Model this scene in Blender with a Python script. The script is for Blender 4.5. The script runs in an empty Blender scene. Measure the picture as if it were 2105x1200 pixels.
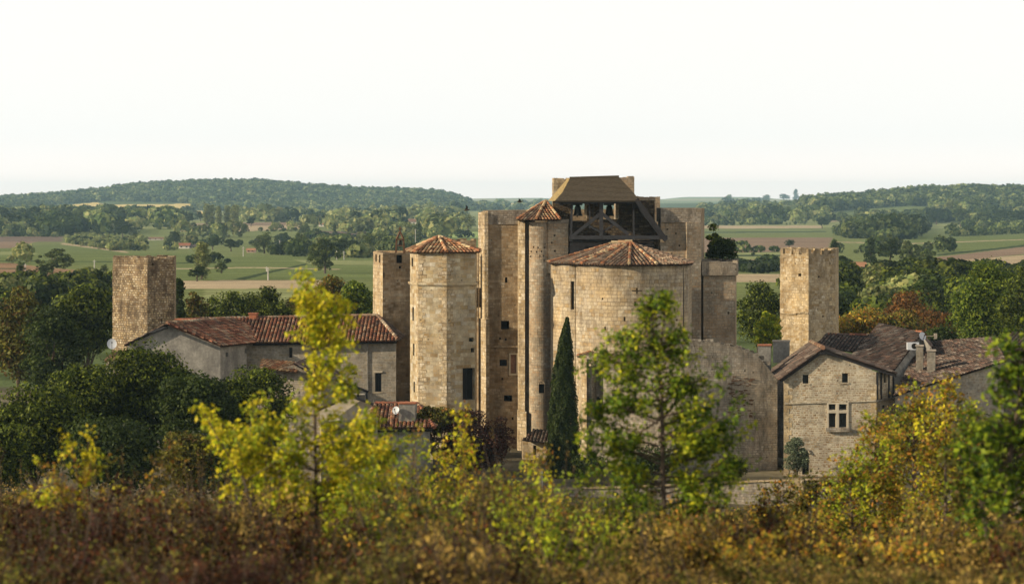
import bpy, math, random
import numpy as np
from mathutils import Vector
random.seed(7)
R = math.radians
# ------------------------------------------------------------------ camera, sky, sun, exposure
scene = bpy.context.scene
F = 4940.0; CX = 1052.5; HY = 405.0; CZ = 22.0        # focal length in photo pixels, centre, horizon row, eye height
scene.render.engine = 'CYCLES'
scene.render.resolution_x = 1024; scene.render.resolution_y = 583
scene.view_settings.view_transform = 'Standard'; scene.view_settings.look = 'None'
scene.view_settings.exposure = 0.44; scene.view_settings.gamma = 1.0
cd = bpy.data.cameras.new('camera'); cam = bpy.data.objects.new('camera', cd)
scene.collection.objects.link(cam); scene.camera = cam
cam.location = (0, 0, CZ); cam.rotation_euler = (R(90), 0, 0)
cd.sensor_width = 36.0; cd.lens = F / 2105.0 * 36.0; cd.shift_y = -195.0 / 2105.0
cd.clip_start = 0.5; cd.clip_end = 40000
cd.dof.use_dof = True; cd.dof.focus_distance = 190.0; cd.dof.aperture_fstop = 1.9
SUN_EL, SUN_AZ = 21.0, -74.0       # degrees left of the direction behind the camera
world = bpy.data.worlds.new('World'); scene.world = world; world.use_nodes = True
wn = world.node_tree; wn.nodes.clear()
def N(nt, t, **k):
    n = nt.nodes.new(t)
    for a, b in k.items(): setattr(n, a, b)
    return n
sky = N(wn, 'ShaderNodeTexSky', sky_type='NISHITA', sun_disc=False)
sky.sun_elevation = R(SUN_EL); sky.sun_rotation = R(180 - SUN_AZ * -1); sky.dust_density = 3.0; sky.air_density = 1.0
tc = N(wn, 'ShaderNodeTexCoord'); sp = N(wn, 'ShaderNodeSeparateXYZ')
wn.links.new(tc.outputs['Generated'], sp.inputs[0])
rmp = N(wn, 'ShaderNodeValToRGB'); e = rmp.color_ramp.elements     # how much white haze veils the blue, by height
e[0].position = 0.0; e[0].color = (1, 1, 1, 1); e[1].position = 0.95; e[1].color = (0.22, 0.22, 0.22, 1)
k_ = rmp.color_ramp.elements.new(0.12); k_.color = (1, 1, 1, 1)
k_ = rmp.color_ramp.elements.new(0.36); k_.color = (0.45, 0.45, 0.45, 1)
wn.links.new(sp.outputs[2], rmp.inputs[0])
scl = N(wn, 'ShaderNodeVectorMath', operation='SCALE'); scl.inputs['Scale'].default_value = 0.07
wn.links.new(sky.outputs[0], scl.inputs[0])
dt = N(wn, 'ShaderNodeVectorMath', operation='DOT_PRODUCT'); wn.links.new(tc.outputs['Generated'], dt.inputs[0])
dt.inputs[1].default_value = (math.sin(R(SUN_AZ)), -math.cos(R(SUN_AZ)), 0)
gl = N(wn, 'ShaderNodeMapRange', interpolation_type='SMOOTHSTEP'); gl.inputs[1].default_value = -0.15; gl.inputs[2].default_value = 0.75; gl.inputs[3].default_value = 1.0; gl.inputs[4].default_value = 1.2
wn.links.new(dt.outputs['Value'], gl.inputs[0])
tn = N(wn, 'ShaderNodeTexNoise'); tn.inputs['Scale'].default_value = 1.6; tn.inputs['Detail'].default_value = 3
wn.links.new(tc.outputs['Generated'], tn.inputs['Vector'])
hz = N(wn, 'ShaderNodeMix', data_type='RGBA'); hz.inputs[6].default_value = (0.785, 0.776, 0.745, 1); hz.inputs[7].default_value = (0.745, 0.737, 0.708, 1)
wn.links.new(tn.outputs[0], hz.inputs[0])
lo = N(wn, 'ShaderNodeMapRange', interpolation_type='SMOOTHSTEP'); lo.inputs[1].default_value = 0.0; lo.inputs[2].default_value = 0.028; lo.inputs[3].default_value = 1.0; lo.inputs[4].default_value = 0.0
wn.links.new(sp.outputs[2], lo.inputs[0])
wm = N(wn, 'ShaderNodeMix', data_type='RGBA', blend_type='MULTIPLY'); wn.links.new(lo.outputs[0], wm.inputs[0]); wn.links.new(hz.outputs[2], wm.inputs[6]); wm.inputs[7].default_value = (1.24, 1.11, 1.06, 1)
hs = N(wn, 'ShaderNodeVectorMath', operation='SCALE'); wn.links.new(wm.outputs[2], hs.inputs[0]); wn.links.new(gl.outputs[0], hs.inputs['Scale'])
mx = N(wn, 'ShaderNodeMix', data_type='RGBA')
wn.links.new(rmp.outputs[0], mx.inputs[0]); wn.links.new(scl.outputs[0], mx.inputs[6]); wn.links.new(hs.outputs[0], mx.inputs[7])
bg = N(wn, 'ShaderNodeBackground'); bg.inputs['Strength'].default_value = 1.0
wo = N(wn, 'ShaderNodeOutputWorld')
wn.links.new(mx.outputs[2], bg.inputs[0]); wn.links.new(bg.outputs[0], wo.inputs[0])
sl = bpy.data.lights.new('sun', 'SUN'); sun = bpy.data.objects.new('sun', sl); scene.collection.objects.link(sun)
sl.energy = 5.0; sl.angle = R(0.6); sl.color = (1.0, 0.83, 0.60)
_az = R(SUN_AZ); sdir = Vector((math.sin(_az) * math.cos(R(SUN_EL)), -math.cos(_az) * math.cos(R(SUN_EL)), math.sin(R(SUN_EL))))
sun.rotation_euler = sdir.to_track_quat('Z', 'Y').to_euler()
sun.location = (-60, -40, 80)
COL = scene.collection

# ------------------------------------------------------------------ measuring helpers
def X_(px, d): return (px - CX) * d / F
def Z_(py, d): return CZ + (HY - py) * d / F
def P(px, py, d): return (X_(px, d), d, Z_(py, d))
def PL(*pts): return [(X_(p, d), d) for p, d in pts]

# ------------------------------------------------------------------ materials
def newmat(name):
    m = bpy.data.materials.new(name); m.use_nodes = True; nt = m.node_tree; nt.nodes.clear()
    out = N(nt, 'ShaderNodeOutputMaterial'); b = N(nt, 'ShaderNodeBsdfPrincipled')
    nt.links.new(b.outputs[0], out.inputs[0]); b.inputs['Roughness'].default_value = 0.85
    b.inputs['Specular IOR Level'].default_value = 0.25
    return m, nt, b, out
def ramp(nt, stops, src, interp='LINEAR'):
    r = N(nt, 'ShaderNodeValToRGB'); r.color_ramp.interpolation = interp; el = r.color_ramp.elements
    el[0].position = stops[0][0]; el[0].color = (*stops[0][1], 1)
    el[1].position = stops[-1][0]; el[1].color = (*stops[-1][1], 1)
    for p, c in stops[1:-1]:
        q = el.new(p); q.color = (*c, 1)
    nt.links.new(src, r.inputs[0]); return r
def mixc(nt, fac, a, b, mode='MIX', f=None):
    m = N(nt, 'ShaderNodeMix', data_type='RGBA', blend_type=mode)
    for v, i in ((fac, 0), (a, 6), (b, 7)):
        if isinstance(v, (int, float)): m.inputs[i].default_value = v
        elif isinstance(v, tuple): m.inputs[i].default_value = (*v, 1)
        else: nt.links.new(v, m.inputs[i])
    return m.outputs[2]
def noise(nt, vec, scale, detail=4, rough=0.6, dist=0.0):
    n = N(nt, 'ShaderNodeTexNoise'); n.inputs['Scale'].default_value = scale; n.inputs['Detail'].default_value = detail
    n.inputs['Roughness'].default_value = rough; n.inputs['Distortion'].default_value = dist
    if vec is not None: nt.links.new(vec, n.inputs['Vector'])
    return n.outputs[0]
def maprange(nt, src, a, b, c=0.0, d=1.0):
    m = N(nt, 'ShaderNodeMapRange'); m.inputs[1].default_value = a; m.inputs[2].default_value = b
    m.inputs[3].default_value = c; m.inputs[4].default_value = d; nt.links.new(src, m.inputs[0]); return m.outputs[0]
def stone(name, cols, bw, bh, mortar, msize=0.02, warp=0.06, stain=(0.03, 0.028, 0.022), stain_amt=0.5, ochre=None, bump=0.6, seed=0.0, gaps=0.25, top=None):
    g_ = [sum(c[i] for c in cols) / len(cols) for i in range(3)]; cols = [tuple(max(.02, g_[i] + (c[i] - g_[i]) * 1.55) for i in range(3)) for c in cols]
    m, nt, b, out = newmat(name); L = nt.links
    uv = N(nt, 'ShaderNodeUVMap'); uv.uv_map = 'UVMap'
    mp = N(nt, 'ShaderNodeMapping'); mp.inputs['Location'].default_value = (seed, seed * 0.37, 0); L.new(uv.outputs[0], mp.inputs[0])
    nz = N(nt, 'ShaderNodeTexNoise'); nz.inputs['Scale'].default_value = 1.7; nz.inputs['Detail'].default_value = 3; L.new(mp.outputs[0], nz.inputs['Vector'])
    sb = N(nt, 'ShaderNodeVectorMath', operation='SUBTRACT'); L.new(nz.outputs[1], sb.inputs[0]); sb.inputs[1].default_value = (0.5, 0.5, 0.5)
    sc = N(nt, 'ShaderNodeVectorMath', operation='SCALE'); L.new(sb.outputs[0], sc.inputs[0]); sc.inputs['Scale'].default_value = warp * 2
    ad = N(nt, 'ShaderNodeVectorMath', operation='ADD'); L.new(mp.outputs[0], ad.inputs[0]); L.new(sc.outputs[0], ad.inputs[1])
    br = N(nt, 'ShaderNodeTexBrick'); L.new(ad.outputs[0], br.inputs['Vector'])
    br.inputs['Color1'].default_value = (0, 0, 0, 1); br.inputs['Color2'].default_value = (1, 1, 1, 1); br.inputs['Mortar'].default_value = (0.5, 0.5, 0.5, 1)
    br.inputs['Scale'].default_value = 1.0; br.inputs['Mortar Size'].default_value = msize; br.inputs['Mortar Smooth'].default_value = 0.4
    br.inputs['Brick Width'].default_value = bw; br.inputs['Row Height'].default_value = bh; br.inputs['Bias'].default_value = 0.0
    br.offset = 0.43; br.squash = 0.75; br.squash_frequency = 3
    n = len(cols)
    blk = ramp(nt, [(i / (n - 1), c) for i, c in enumerate(cols)], br.outputs[0]).outputs[0]
    big = noise(nt, mp.outputs[0], 0.35, 5, 0.65)
    fine = noise(nt, mp.outputs[0], 5.0, 5, 0.7)
    c = mixc(nt, maprange(nt, fine, 0.38, 0.68, 0, 0.8), blk, tuple(v * 0.55 for v in cols[len(cols) // 2]))
    # wandering patches of a second colour
    if ochre:
        c = mixc(nt, maprange(nt, big, 0.45, 0.68, 0, 0.75), c, ochre)
    # mortar, and joints that have lost it
    gp = maprange(nt, noise(nt, mp.outputs[0], 0.9, 4), 0.5, 0.62)
    mcol = mixc(nt, gp, mortar, tuple(v * gaps for v in mortar))
    c = mixc(nt, br.outputs[1], c, mcol)
    # dirt streaks that run down the wall
    mp2 = N(nt, 'ShaderNodeMapping'); mp2.inputs['Scale'].default_value = (0.95, 0.24, 1); mp2.inputs['Location'].default_value = (seed + 3.1, 1.3, 0); L.new(uv.outputs[0], mp2.inputs[0])
    st = maprange(nt, noise(nt, mp2.outputs[0], 1.1, 6, 0.75), 0.46, 0.64, 0, stain_amt)
    c = mixc(nt, st, c, stain)
    if top:   # weathering that creeps down from an exposed wall head
        sx = N(nt, 'ShaderNodeSeparateXYZ'); L.new(uv.outputs[0], sx.inputs[0]); wr = maprange(nt, sx.outputs[1], top[0], top[1])
        nn_ = maprange(nt, noise(nt, mp2.outputs[0], 2.2, 6, 0.75), 0.30, 0.62); ml = N(nt, 'ShaderNodeMath', operation='MULTIPLY'); L.new(wr, ml.inputs[0]); L.new(nn_, ml.inputs[1])
        c = mixc(nt, mixf(nt, ml.outputs[0], top[2]), c, (0.085, 0.06, 0.04))
    big2 = noise(nt, mp.outputs[0], 0.8, 6, 0.7)
    c = mixc(nt, maprange(nt, big2, 0.35, 0.65, 0.0, 1.0), mixc(nt, 1.0, c, (0.78, 0.76, 0.74), 'MULTIPLY'), mixc(nt, 1.0, c, (1.32, 1.3, 1.25), 'MULTIPLY'))
    # small missing stones
    vo = N(nt, 'ShaderNodeTexVoronoi'); vo.inputs['Scale'].default_value = 1.1; L.new(ad.outputs[0], vo.inputs['Vector'])
    pit = maprange(nt, vo.outputs[0], 0.05, 0.09, 1, 0)
    c = mixc(nt, mixf(nt, pit, 0.7), c, (0.035, 0.028, 0.02))
    L.new(c, b.inputs['Base Color']); b.inputs['Roughness'].default_value = 0.95; b.inputs['Specular IOR Level'].default_value = 0.1
    h = N(nt, 'ShaderNodeMath', operation='MULTIPLY_ADD'); L.new(br.outputs[1], h.inputs[0]); h.inputs[1].default_value = -0.6; L.new(fine, h.inputs[2])
    h2 = N(nt, 'ShaderNodeMath', operation='MULTIPLY_ADD'); L.new(br.outputs[0], h2.inputs[0]); h2.inputs[1].default_value = 0.5; L.new(h.outputs[0], h2.inputs[2])
    bp = N(nt, 'ShaderNodeBump'); bp.inputs['Strength'].default_value = bump; bp.inputs['Distance'].default_value = 0.06
    L.new(h2.outputs[0], bp.inputs['Height']); L.new(bp.outputs[0], b.inputs['Normal'])
    return m
def mixf(nt, s, k):
    m = N(nt, 'ShaderNodeMath', operation='MULTIPLY'); nt.links.new(s, m.inputs[0]); m.inputs[1].default_value = k; return m.outputs[0]
def plain(name, col, rough=0.8, metal=0.0, var=0.35, scale=3.0, stretch=(1, 1, 1)):
    m, nt, b, out = newmat(name)
    t = N(nt, 'ShaderNodeTexCoord'); mp = N(nt, 'ShaderNodeMapping'); mp.inputs['Scale'].default_value = stretch
    nt.links.new(t.outputs['Object'], mp.inputs[0]); nz = noise(nt, mp.outputs[0], scale, 5, 0.65)
    c = mixc(nt, maprange(nt, nz, 0.3, 0.7), tuple(v * (1 - var) for v in col), tuple(min(1, v * (1 + var)) for v in col))
    nt.links.new(c, b.inputs['Base Color']); b.inputs['Roughness'].default_value = rough; b.inputs['Metallic'].default_value = metal
    bp = N(nt, 'ShaderNodeBump'); bp.inputs['Strength'].default_value = 0.3; bp.inputs['Distance'].default_value = 0.02
    nt.links.new(nz, bp.inputs['Height']); nt.links.new(bp.outputs[0], b.inputs['Normal'])
    return m
def colattr(name, rough=0.8, transl=0.0, var=0.0, scale=3.0):
    m, nt, b, out = newmat(name); b.inputs['Specular IOR Level'].default_value = 0.12
    a = N(nt, 'ShaderNodeAttribute'); a.attribute_name = 'col'; c = a.outputs['Color']
    if var:
        t = N(nt, 'ShaderNodeTexCoord'); nz = noise(nt, t.outputs['Object'], scale, 5, 0.7)
        k = maprange(nt, nz, 0.25, 0.75, 1 - var, 1 + var)
        cc = N(nt, 'ShaderNodeCombineColor'); [nt.links.new(k, cc.inputs[i]) for i in range(3)]
        c = mixc(nt, 1.0, c, cc.outputs[0], 'MULTIPLY')
    nt.links.new(c, b.inputs['Base Color']); b.inputs['Roughness'].default_value = rough
    if transl:
        tr = N(nt, 'ShaderNodeBsdfTranslucent'); nt.links.new(c, tr.inputs[0])
        ms = N(nt, 'ShaderNodeMixShader'); ms.inputs[0].default_value = transl
        nt.links.new(b.outputs[0], ms.inputs[1]); nt.links.new(tr.outputs[0], ms.inputs[2]); nt.links.new(ms.outputs[0], out.inputs[0])
    return m
M = {}
M['leaf'] = colattr('foliage', 0.55, 0.38)
M['tile'] = colattr('clay_tiles', 0.9, 0, 0.28, 1.3)
M['bark'] = plain('bark', (0.085, 0.062, 0.045), 0.9, 0, 0.5, 8)
M['gold'] = stone('golden_ashlar', [(0.297, 0.210, 0.109), (0.385, 0.305, 0.190), (0.441, 0.384, 0.275), (0.332, 0.253, 0.137), (0.428, 0.385, 0.305)], 0.62, 0.30, (0.327, 0.278, 0.196), 0.013, 0.03, (0.113, 0.085, 0.052), 0.35, None, 0.35, 1.0, 0.6)
M['keep'] = stone('brown_rubble', [(0.202, 0.140, 0.079), (0.306, 0.226, 0.137), (0.372, 0.300, 0.203), (0.244, 0.173, 0.102), (0.342, 0.289, 0.210)], 0.42, 0.23, (0.248, 0.199, 0.133), 0.016, 0.05, (0.076, 0.06, 0.039), 0.5, (0.233, 0.155, 0.077), 0.6, 5.0, 0.5, top=(17, 22, 0.15))
M['edge'] = stone('sun_pale_stone', [(0.458, 0.376, 0.245), (0.528, 0.446, 0.315), (0.398, 0.308, 0.185), (0.562, 0.496, 0.382)], 0.45, 0.28, (0.287, 0.238, 0.164), 0.02, 0.05, (0.113, 0.08, 0.047), 0.5, None, 0.6, 8.0, 0.4, top=(15, 20, 0.4))  # paler stone for sun-facing slivers, sunlight put into the colour; also corner stones
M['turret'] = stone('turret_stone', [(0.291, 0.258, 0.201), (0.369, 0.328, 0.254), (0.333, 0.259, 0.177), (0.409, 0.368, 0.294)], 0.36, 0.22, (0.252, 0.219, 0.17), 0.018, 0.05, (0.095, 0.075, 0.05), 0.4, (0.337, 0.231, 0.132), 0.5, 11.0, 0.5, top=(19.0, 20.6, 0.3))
M['apse'] = stone('grey_ashlar', [(0.36, 0.30, 0.20), (0.43, 0.37, 0.27), (0.38, 0.33, 0.25), (0.46, 0.40, 0.29), (0.35, 0.26, 0.145)], 0.50, 0.28, (0.22, 0.175, 0.115), 0.016, 0.06, (0.13, 0.10, 0.065), 0.6, (0.42, 0.31, 0.165), 0.55, 17.0, 0.45, top=(13.0, 17.2, 0.45))
M['ltower'] = stone('ochre_rubble', [(0.384, 0.286, 0.158), (0.526, 0.427, 0.259), (0.294, 0.215, 0.127), (0.600, 0.511, 0.354), (0.436, 0.356, 0.228)], 0.30, 0.19, (0.19, 0.149, 0.1), 0.03, 0.09, (0.067, 0.052, 0.038), 0.85, None, 0.8, 23.0, 0.4, top=(11.5, 17.5, 0.6))
M['rtower'] = stone('cream_rubble', [(0.438, 0.356, 0.225), (0.52, 0.446, 0.315), (0.378, 0.288, 0.165), (0.561, 0.496, 0.373)], 0.40, 0.24, (0.344, 0.278, 0.188), 0.018, 0.05, (0.113, 0.085, 0.052), 0.45, (0.444, 0.337, 0.189), 0.5, 29.0, 0.5, top=(14.5, 17.3, 0.7))
M['grey'] = stone('weathered_grey', [(0.279, 0.258, 0.220), (0.355, 0.329, 0.281), (0.313, 0.271, 0.213), (0.394, 0.368, 0.320)], 0.34, 0.17, (0.215, 0.194, 0.161), 0.016, 0.06, (0.054, 0.052, 0.049), 0.75, (0.306, 0.249, 0.175), 0.45, 37.0, 0.5, top=(9.0, 12.5, 0.4))
M['house'] = stone('house_rubble', [(0.348, 0.307, 0.225), (0.416, 0.367, 0.277), (0.323, 0.249, 0.159), (0.439, 0.406, 0.324), (0.266, 0.2, 0.134)], 0.30, 0.16, (0.409, 0.372, 0.294), 0.03, 0.09, (0.192, 0.159, 0.118), 0.3, None, 0.4, 41.0, 0.5)
M['long'] = stone('pale_rubble', [(0.265, 0.248, 0.207), (0.323, 0.298, 0.249), (0.289, 0.248, 0.183), (0.353, 0.328, 0.279)], 0.40, 0.2, (0.304, 0.283, 0.242), 0.02, 0.06, (0.128, 0.119, 0.103), 0.4, None, 0.35, 47.0, 0.7)
M['plaster'] = stone('grey_render', [(0.27, 0.26, 0.235), (0.29, 0.28, 0.25), (0.26, 0.25, 0.225)], 0.5, 0.3, (0.27, 0.26, 0.235), 0.012, 0.08, (0.11, 0.105, 0.10), 0.6, None, 0.3, 61.0, 0.9)
M['cream'] = plain('cream_render', (0.42, 0.37, 0.28), 0.9, 0, 0.2, 1.2, (1, 1, 0.4))
M['dark'] = plain('dark_interior', (0.012, 0.010, 0.008), 0.9, 0, 0.3)
M['glass'] = plain('window_glass', (0.02, 0.022, 0.024), 0.25, 0, 0.3)
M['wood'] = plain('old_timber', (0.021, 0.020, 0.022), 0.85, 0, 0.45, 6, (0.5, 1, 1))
M['brownwood'] = plain('brown_timber', (0.10, 0.055, 0.03), 0.8, 0, 0.4, 6)
M['shingle'] = plain('mossy_shingles', (0.070, 0.055, 0.036), 0.9, 0, 0.35, 7, (1, 0.6, 2.5))
M['lichen'] = plain('lichen_shingles', (0.24, 0.175, 0.07), 0.9, 0, 0.4, 4)
M['iron'] = plain('iron', (0.05, 0.038, 0.03), 0.6, 0.5, 0.3)
M['bronze'] = plain('bell_bronze', (0.035, 0.035, 0.03), 0.5, 0.7, 0.3)
M['white'] = plain('white_paint', (0.50, 0.52, 0.54), 0.45, 0, 0.06)
M['red'] = plain('red_brick', (0.32, 0.12, 0.06), 0.85, 0, 0.35)
M['infill'] = plain('walled_up_brick', (0.20, 0.115, 0.08), 0.9, 0, 0.4, 5)
M['gable'] = stone('roof_shade_rubble', [(0.10, 0.07, 0.04), (0.16, 0.12, 0.07), (0.07, 0.05, 0.035), (0.2, 0.155, 0.10)], 0.4, 0.22, (0.07, 0.055, 0.04), 0.03, 0.08, (0.03, 0.025, 0.02), 0.6, None, 0.8, 53.0, 0.4)  # roof shade over the bell wall put into the stone colour
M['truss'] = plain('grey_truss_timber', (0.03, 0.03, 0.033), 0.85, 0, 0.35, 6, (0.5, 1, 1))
M['lead'] = plain('mortar_cap', (0.33, 0.28, 0.22), 0.9, 0, 0.3)
M['pole'] = plain('concrete_pole', (0.45, 0.42, 0.38), 0.8, 0, 0.1)

# ------------------------------------------------------------------ mesh builder
def link(name, me, parent=None):
    o = bpy.data.objects.new(name, me); COL.objects.link(o)
    if parent is not None:
        o.parent = parent
        o.location = -parent.location if parent.get('_base') else (0, 0, 0)
    return o
def tag(o, label=None, cat=None, group=None, kind=None):
    if label: o['label'] = label
    if cat: o['category'] = cat
    if group: o['group'] = group
    if kind: o['kind'] = kind
    return o
def thing(name, label, cat, loc, group=None):
    o = bpy.data.objects.new(name, None); COL.objects.link(o); o.location = loc; o.empty_display_size = 0.3
    o['_base'] = 1
    return tag(o, label, cat, group)
class MB:
    def __init__(s): s.v = []; s.f = []; s.uv = []; s.c = []
    def face(s, pts, uv=None, col=(0.5, 0.5, 0.5)):
        i = len(s.v); s.v += [tuple(p) for p in pts]; s.f.append(tuple(range(i, i + len(pts))))
        if uv is None:
            a = Vector(pts[1]) - Vector(pts[0]); b = Vector(pts[-1]) - Vector(pts[0]); n = a.cross(b)
            if n.length < 1e-9: n = Vector((0, 0, 1))
            n.normalize()
            if abs(n.z) > 0.9: uv = [(p[0], p[1]) for p in pts]
            else:
                t = Vector((-n.y, n.x, 0)).normalized(); uv = [(p[0] * t.x + p[1] * t.y, p[2]) for p in pts]
        s.uv.append(uv); s.c.append(col)
    def prism(s, path, z0, z1, col=(0.5,) * 3, bottom=False):
        n = len(path); u = 0
        for i in range(n):
            a, b = path[i], path[(i + 1) % n]; w = math.dist(a, b)
            s.face([(a[0], a[1], z0), (b[0], b[1], z0), (b[0], b[1], z1), (a[0], a[1], z1)], [(u, z0), (u + w, z0), (u + w, z1), (u, z1)], col); u += w
        s.face([(p[0], p[1], z1) for p in path], None, col)
        if bottom: s.face([(p[0], p[1], z0) for p in reversed(path)], None, col)
    def box(s, x0, x1, y0, y1, z0, z1, col=(0.5,) * 3): s.prism([(x0, y0), (x1, y0), (x1, y1), (x0, y1)], z0, z1, col, True)
    def beam(s, a, b, w, h=None, up=(0, 0, 1), col=(0.5,) * 3):
        h = h or w; a = Vector(a); b = Vector(b); d = (b - a).normalized(); up = Vector(up)
        if abs(d.dot(up)) > 0.95: up = Vector((0, 1, 0))
        x = d.cross(up).normalized() * w / 2; y = x.cross(d).normalized() * h / 2
        q = [[p - x - y, p + x - y, p + x + y, p - x + y] for p in (a, b)]
        for i in range(4):
            j = (i + 1) % 4; s.face([q[0][i], q[0][j], q[1][j], q[1][i]], None, col)
        s.face(q[0][::-1], None, col); s.face(q[1], None, col)
    def tube(s, pts, rad, n=8, col=(0.5,) * 3, cap=True):
        rings = []
        for i, p in enumerate(pts):
            p = Vector(p); d = Vector(pts[min(i + 1, len(pts) - 1)]) - Vector(pts[max(i - 1, 0)])
            d.normalize(); up = Vector((0, 0, 1)) if abs(d.z) < 0.9 else Vector((1, 0, 0))
            x = d.cross(up).normalized(); y = x.cross(d); r = rad[i] if isinstance(rad, (list, tuple)) else rad
            rings.append([p + (x * math.cos(2 * math.pi * k / n) + y * math.sin(2 * math.pi * k / n)) * r for k in range(n)])
        for a, b in zip(rings, rings[1:]):
            for k in range(n):
                j = (k + 1) % n; s.face([a[k], a[j], b[j], b[k]], None, col)
        if cap: s.face(rings[0][::-1], None, col); s.face(rings[-1], None, col)
    def lathe(s, c, prof, n=16, col=(0.5,) * 3):
        for (r0, z0), (r1, z1) in zip(prof, prof[1:]):
            for k in range(n):
                a0 = 2 * math.pi * k / n; a1 = 2 * math.pi * (k + 1) / n
                s.face([(c[0] + r0 * math.cos(a0), c[1] + r0 * math.sin(a0), c[2] + z0), (c[0] + r0 * math.cos(a1), c[1] + r0 * math.sin(a1), c[2] + z0),
                        (c[0] + r1 * math.cos(a1), c[1] + r1 * math.sin(a1), c[2] + z1), (c[0] + r1 * math.cos(a0), c[1] + r1 * math.sin(a0), c[2] + z1)], None, col)
    def build(s, name, mat, parent=None, smooth=False):
        me = bpy.data.meshes.new(name); me.from_pydata(s.v, [], s.f)
        ul = me.uv_layers.new(name='UVMap'); ul.data.foreach_set('uv', [x for f in s.uv for p in f for x in p])
        at = me.attributes.new('col', 'FLOAT_COLOR', 'FACE'); at.data.foreach_set('color', [x for c in s.c for x in (*c, 1.0)])
        me.materials.append(mat)
        if smooth: me.polygons.foreach_set('use_smooth', [True] * len(s.f))
        me.update(); return link(name, me, parent)

# ------------------------------------------------------------------ walls with real openings
def cum(path):
    u = [0.0]
    for a, b in zip(path, path[1:]): u.append(u[-1] + math.dist(a, b))
    return u
def at_u(path, us, u):
    for i in range(len(path) - 1):
        if u <= us[i + 1] + 1e-9 or i == len(path) - 2:
            t = (u - us[i]) / max(us[i + 1] - us[i], 1e-9); a, b = path[i], path[i + 1]
            return (a[0] + (b[0] - a[0]) * t, a[1] + (b[1] - a[1]) * t), i
def u_px(path, px):
    k = (px - CX) / F; us = cum(path); best = None
    for i, (a, b) in enumerate(zip(path, path[1:])):
        den = (b[0] - a[0]) - k * (b[1] - a[1])
        if abs(den) < 1e-9: continue
        t = (k * a[1] - a[0]) / den
        if -1e-6 <= t <= 1 + 1e-6:
            y = a[1] + (b[1] - a[1]) * t
            if best is None or y < best[1]: best = (us[i] + (us[i + 1] - us[i]) * t, y)
    if best is None:
        e = min(((abs((p[0] / p[1]) - k), us[i], p[1]) for i, p in enumerate(path)))
        best = (e[1], e[2])
    return best
def op(path, x0, x1, y0, y1, kind='hole', depth=0.35):
    u0, d0 = u_px(path, x0); u1, d1 = u_px(path, x1)
    if u1 < u0: u0, u1 = u1, u0
    d = (d0 + d1) / 2; return (u0, max(u1, u0 + 0.05), Z_(y1, d), Z_(y0, d), kind, depth)
def knots_px(path, pts):
    out = []
    for px, py in pts:
        u, d = u_px(path, px); out.append((u, Z_(py, d)))
    L = cum(path)[-1]; out.sort(key=lambda q: q[0])
    if out[0][0] > 1e-3: out.insert(0, (0.0, out[0][1]))
    if out[-1][0] < L - 1e-3: out.append((L, out[-1][1]))
    return out
def ragged(path, z, amp=0.06, step=0.45, merlons=(), drop=0.5, seed=1, holes=0.0):
    rg = random.Random(seed); L = cum(path)[-1]; k = []; u = 0.0
    while u < L - step:
        w = step * rg.uniform(0.6, 1.5); h = z + rg.uniform(-amp, amp)
        if rg.random() < holes: h -= rg.uniform(0.15, 0.4)
        um = u + w / 2
        for a, b, dp in merlons:
            if a < um < b: h = z - dp
        k += [(u, h), (min(u + w, L), h + rg.uniform(-amp, amp) * 0.3)]; u += w
    if k[-1][0] < L - 1e-6: k += [(k[-1][0], z), (L, z)]
    return k
def topval(kn, u, side):
    # kn sorted by u, duplicates mean steps; side = +1 value just right of u, -1 just left
    if side > 0:
        idx = max([i for i, q in enumerate(kn) if q[0] <= u + 2e-4] or [0])
        if idx == len(kn) - 1: return kn[-1][1]
        a, b = kn[idx], kn[idx + 1]
    else:
        idx = min([i for i, q in enumerate(kn) if q[0] >= u - 2e-4] or [len(kn) - 1])
        if idx == 0: return kn[0][1]
        a, b = kn[idx - 1], kn[idx]
    if b[0] - a[0] < 1e-7: return b[1]
    return a[1] + (b[1] - a[1]) * (u - a[0]) / (b[0] - a[0])
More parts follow.
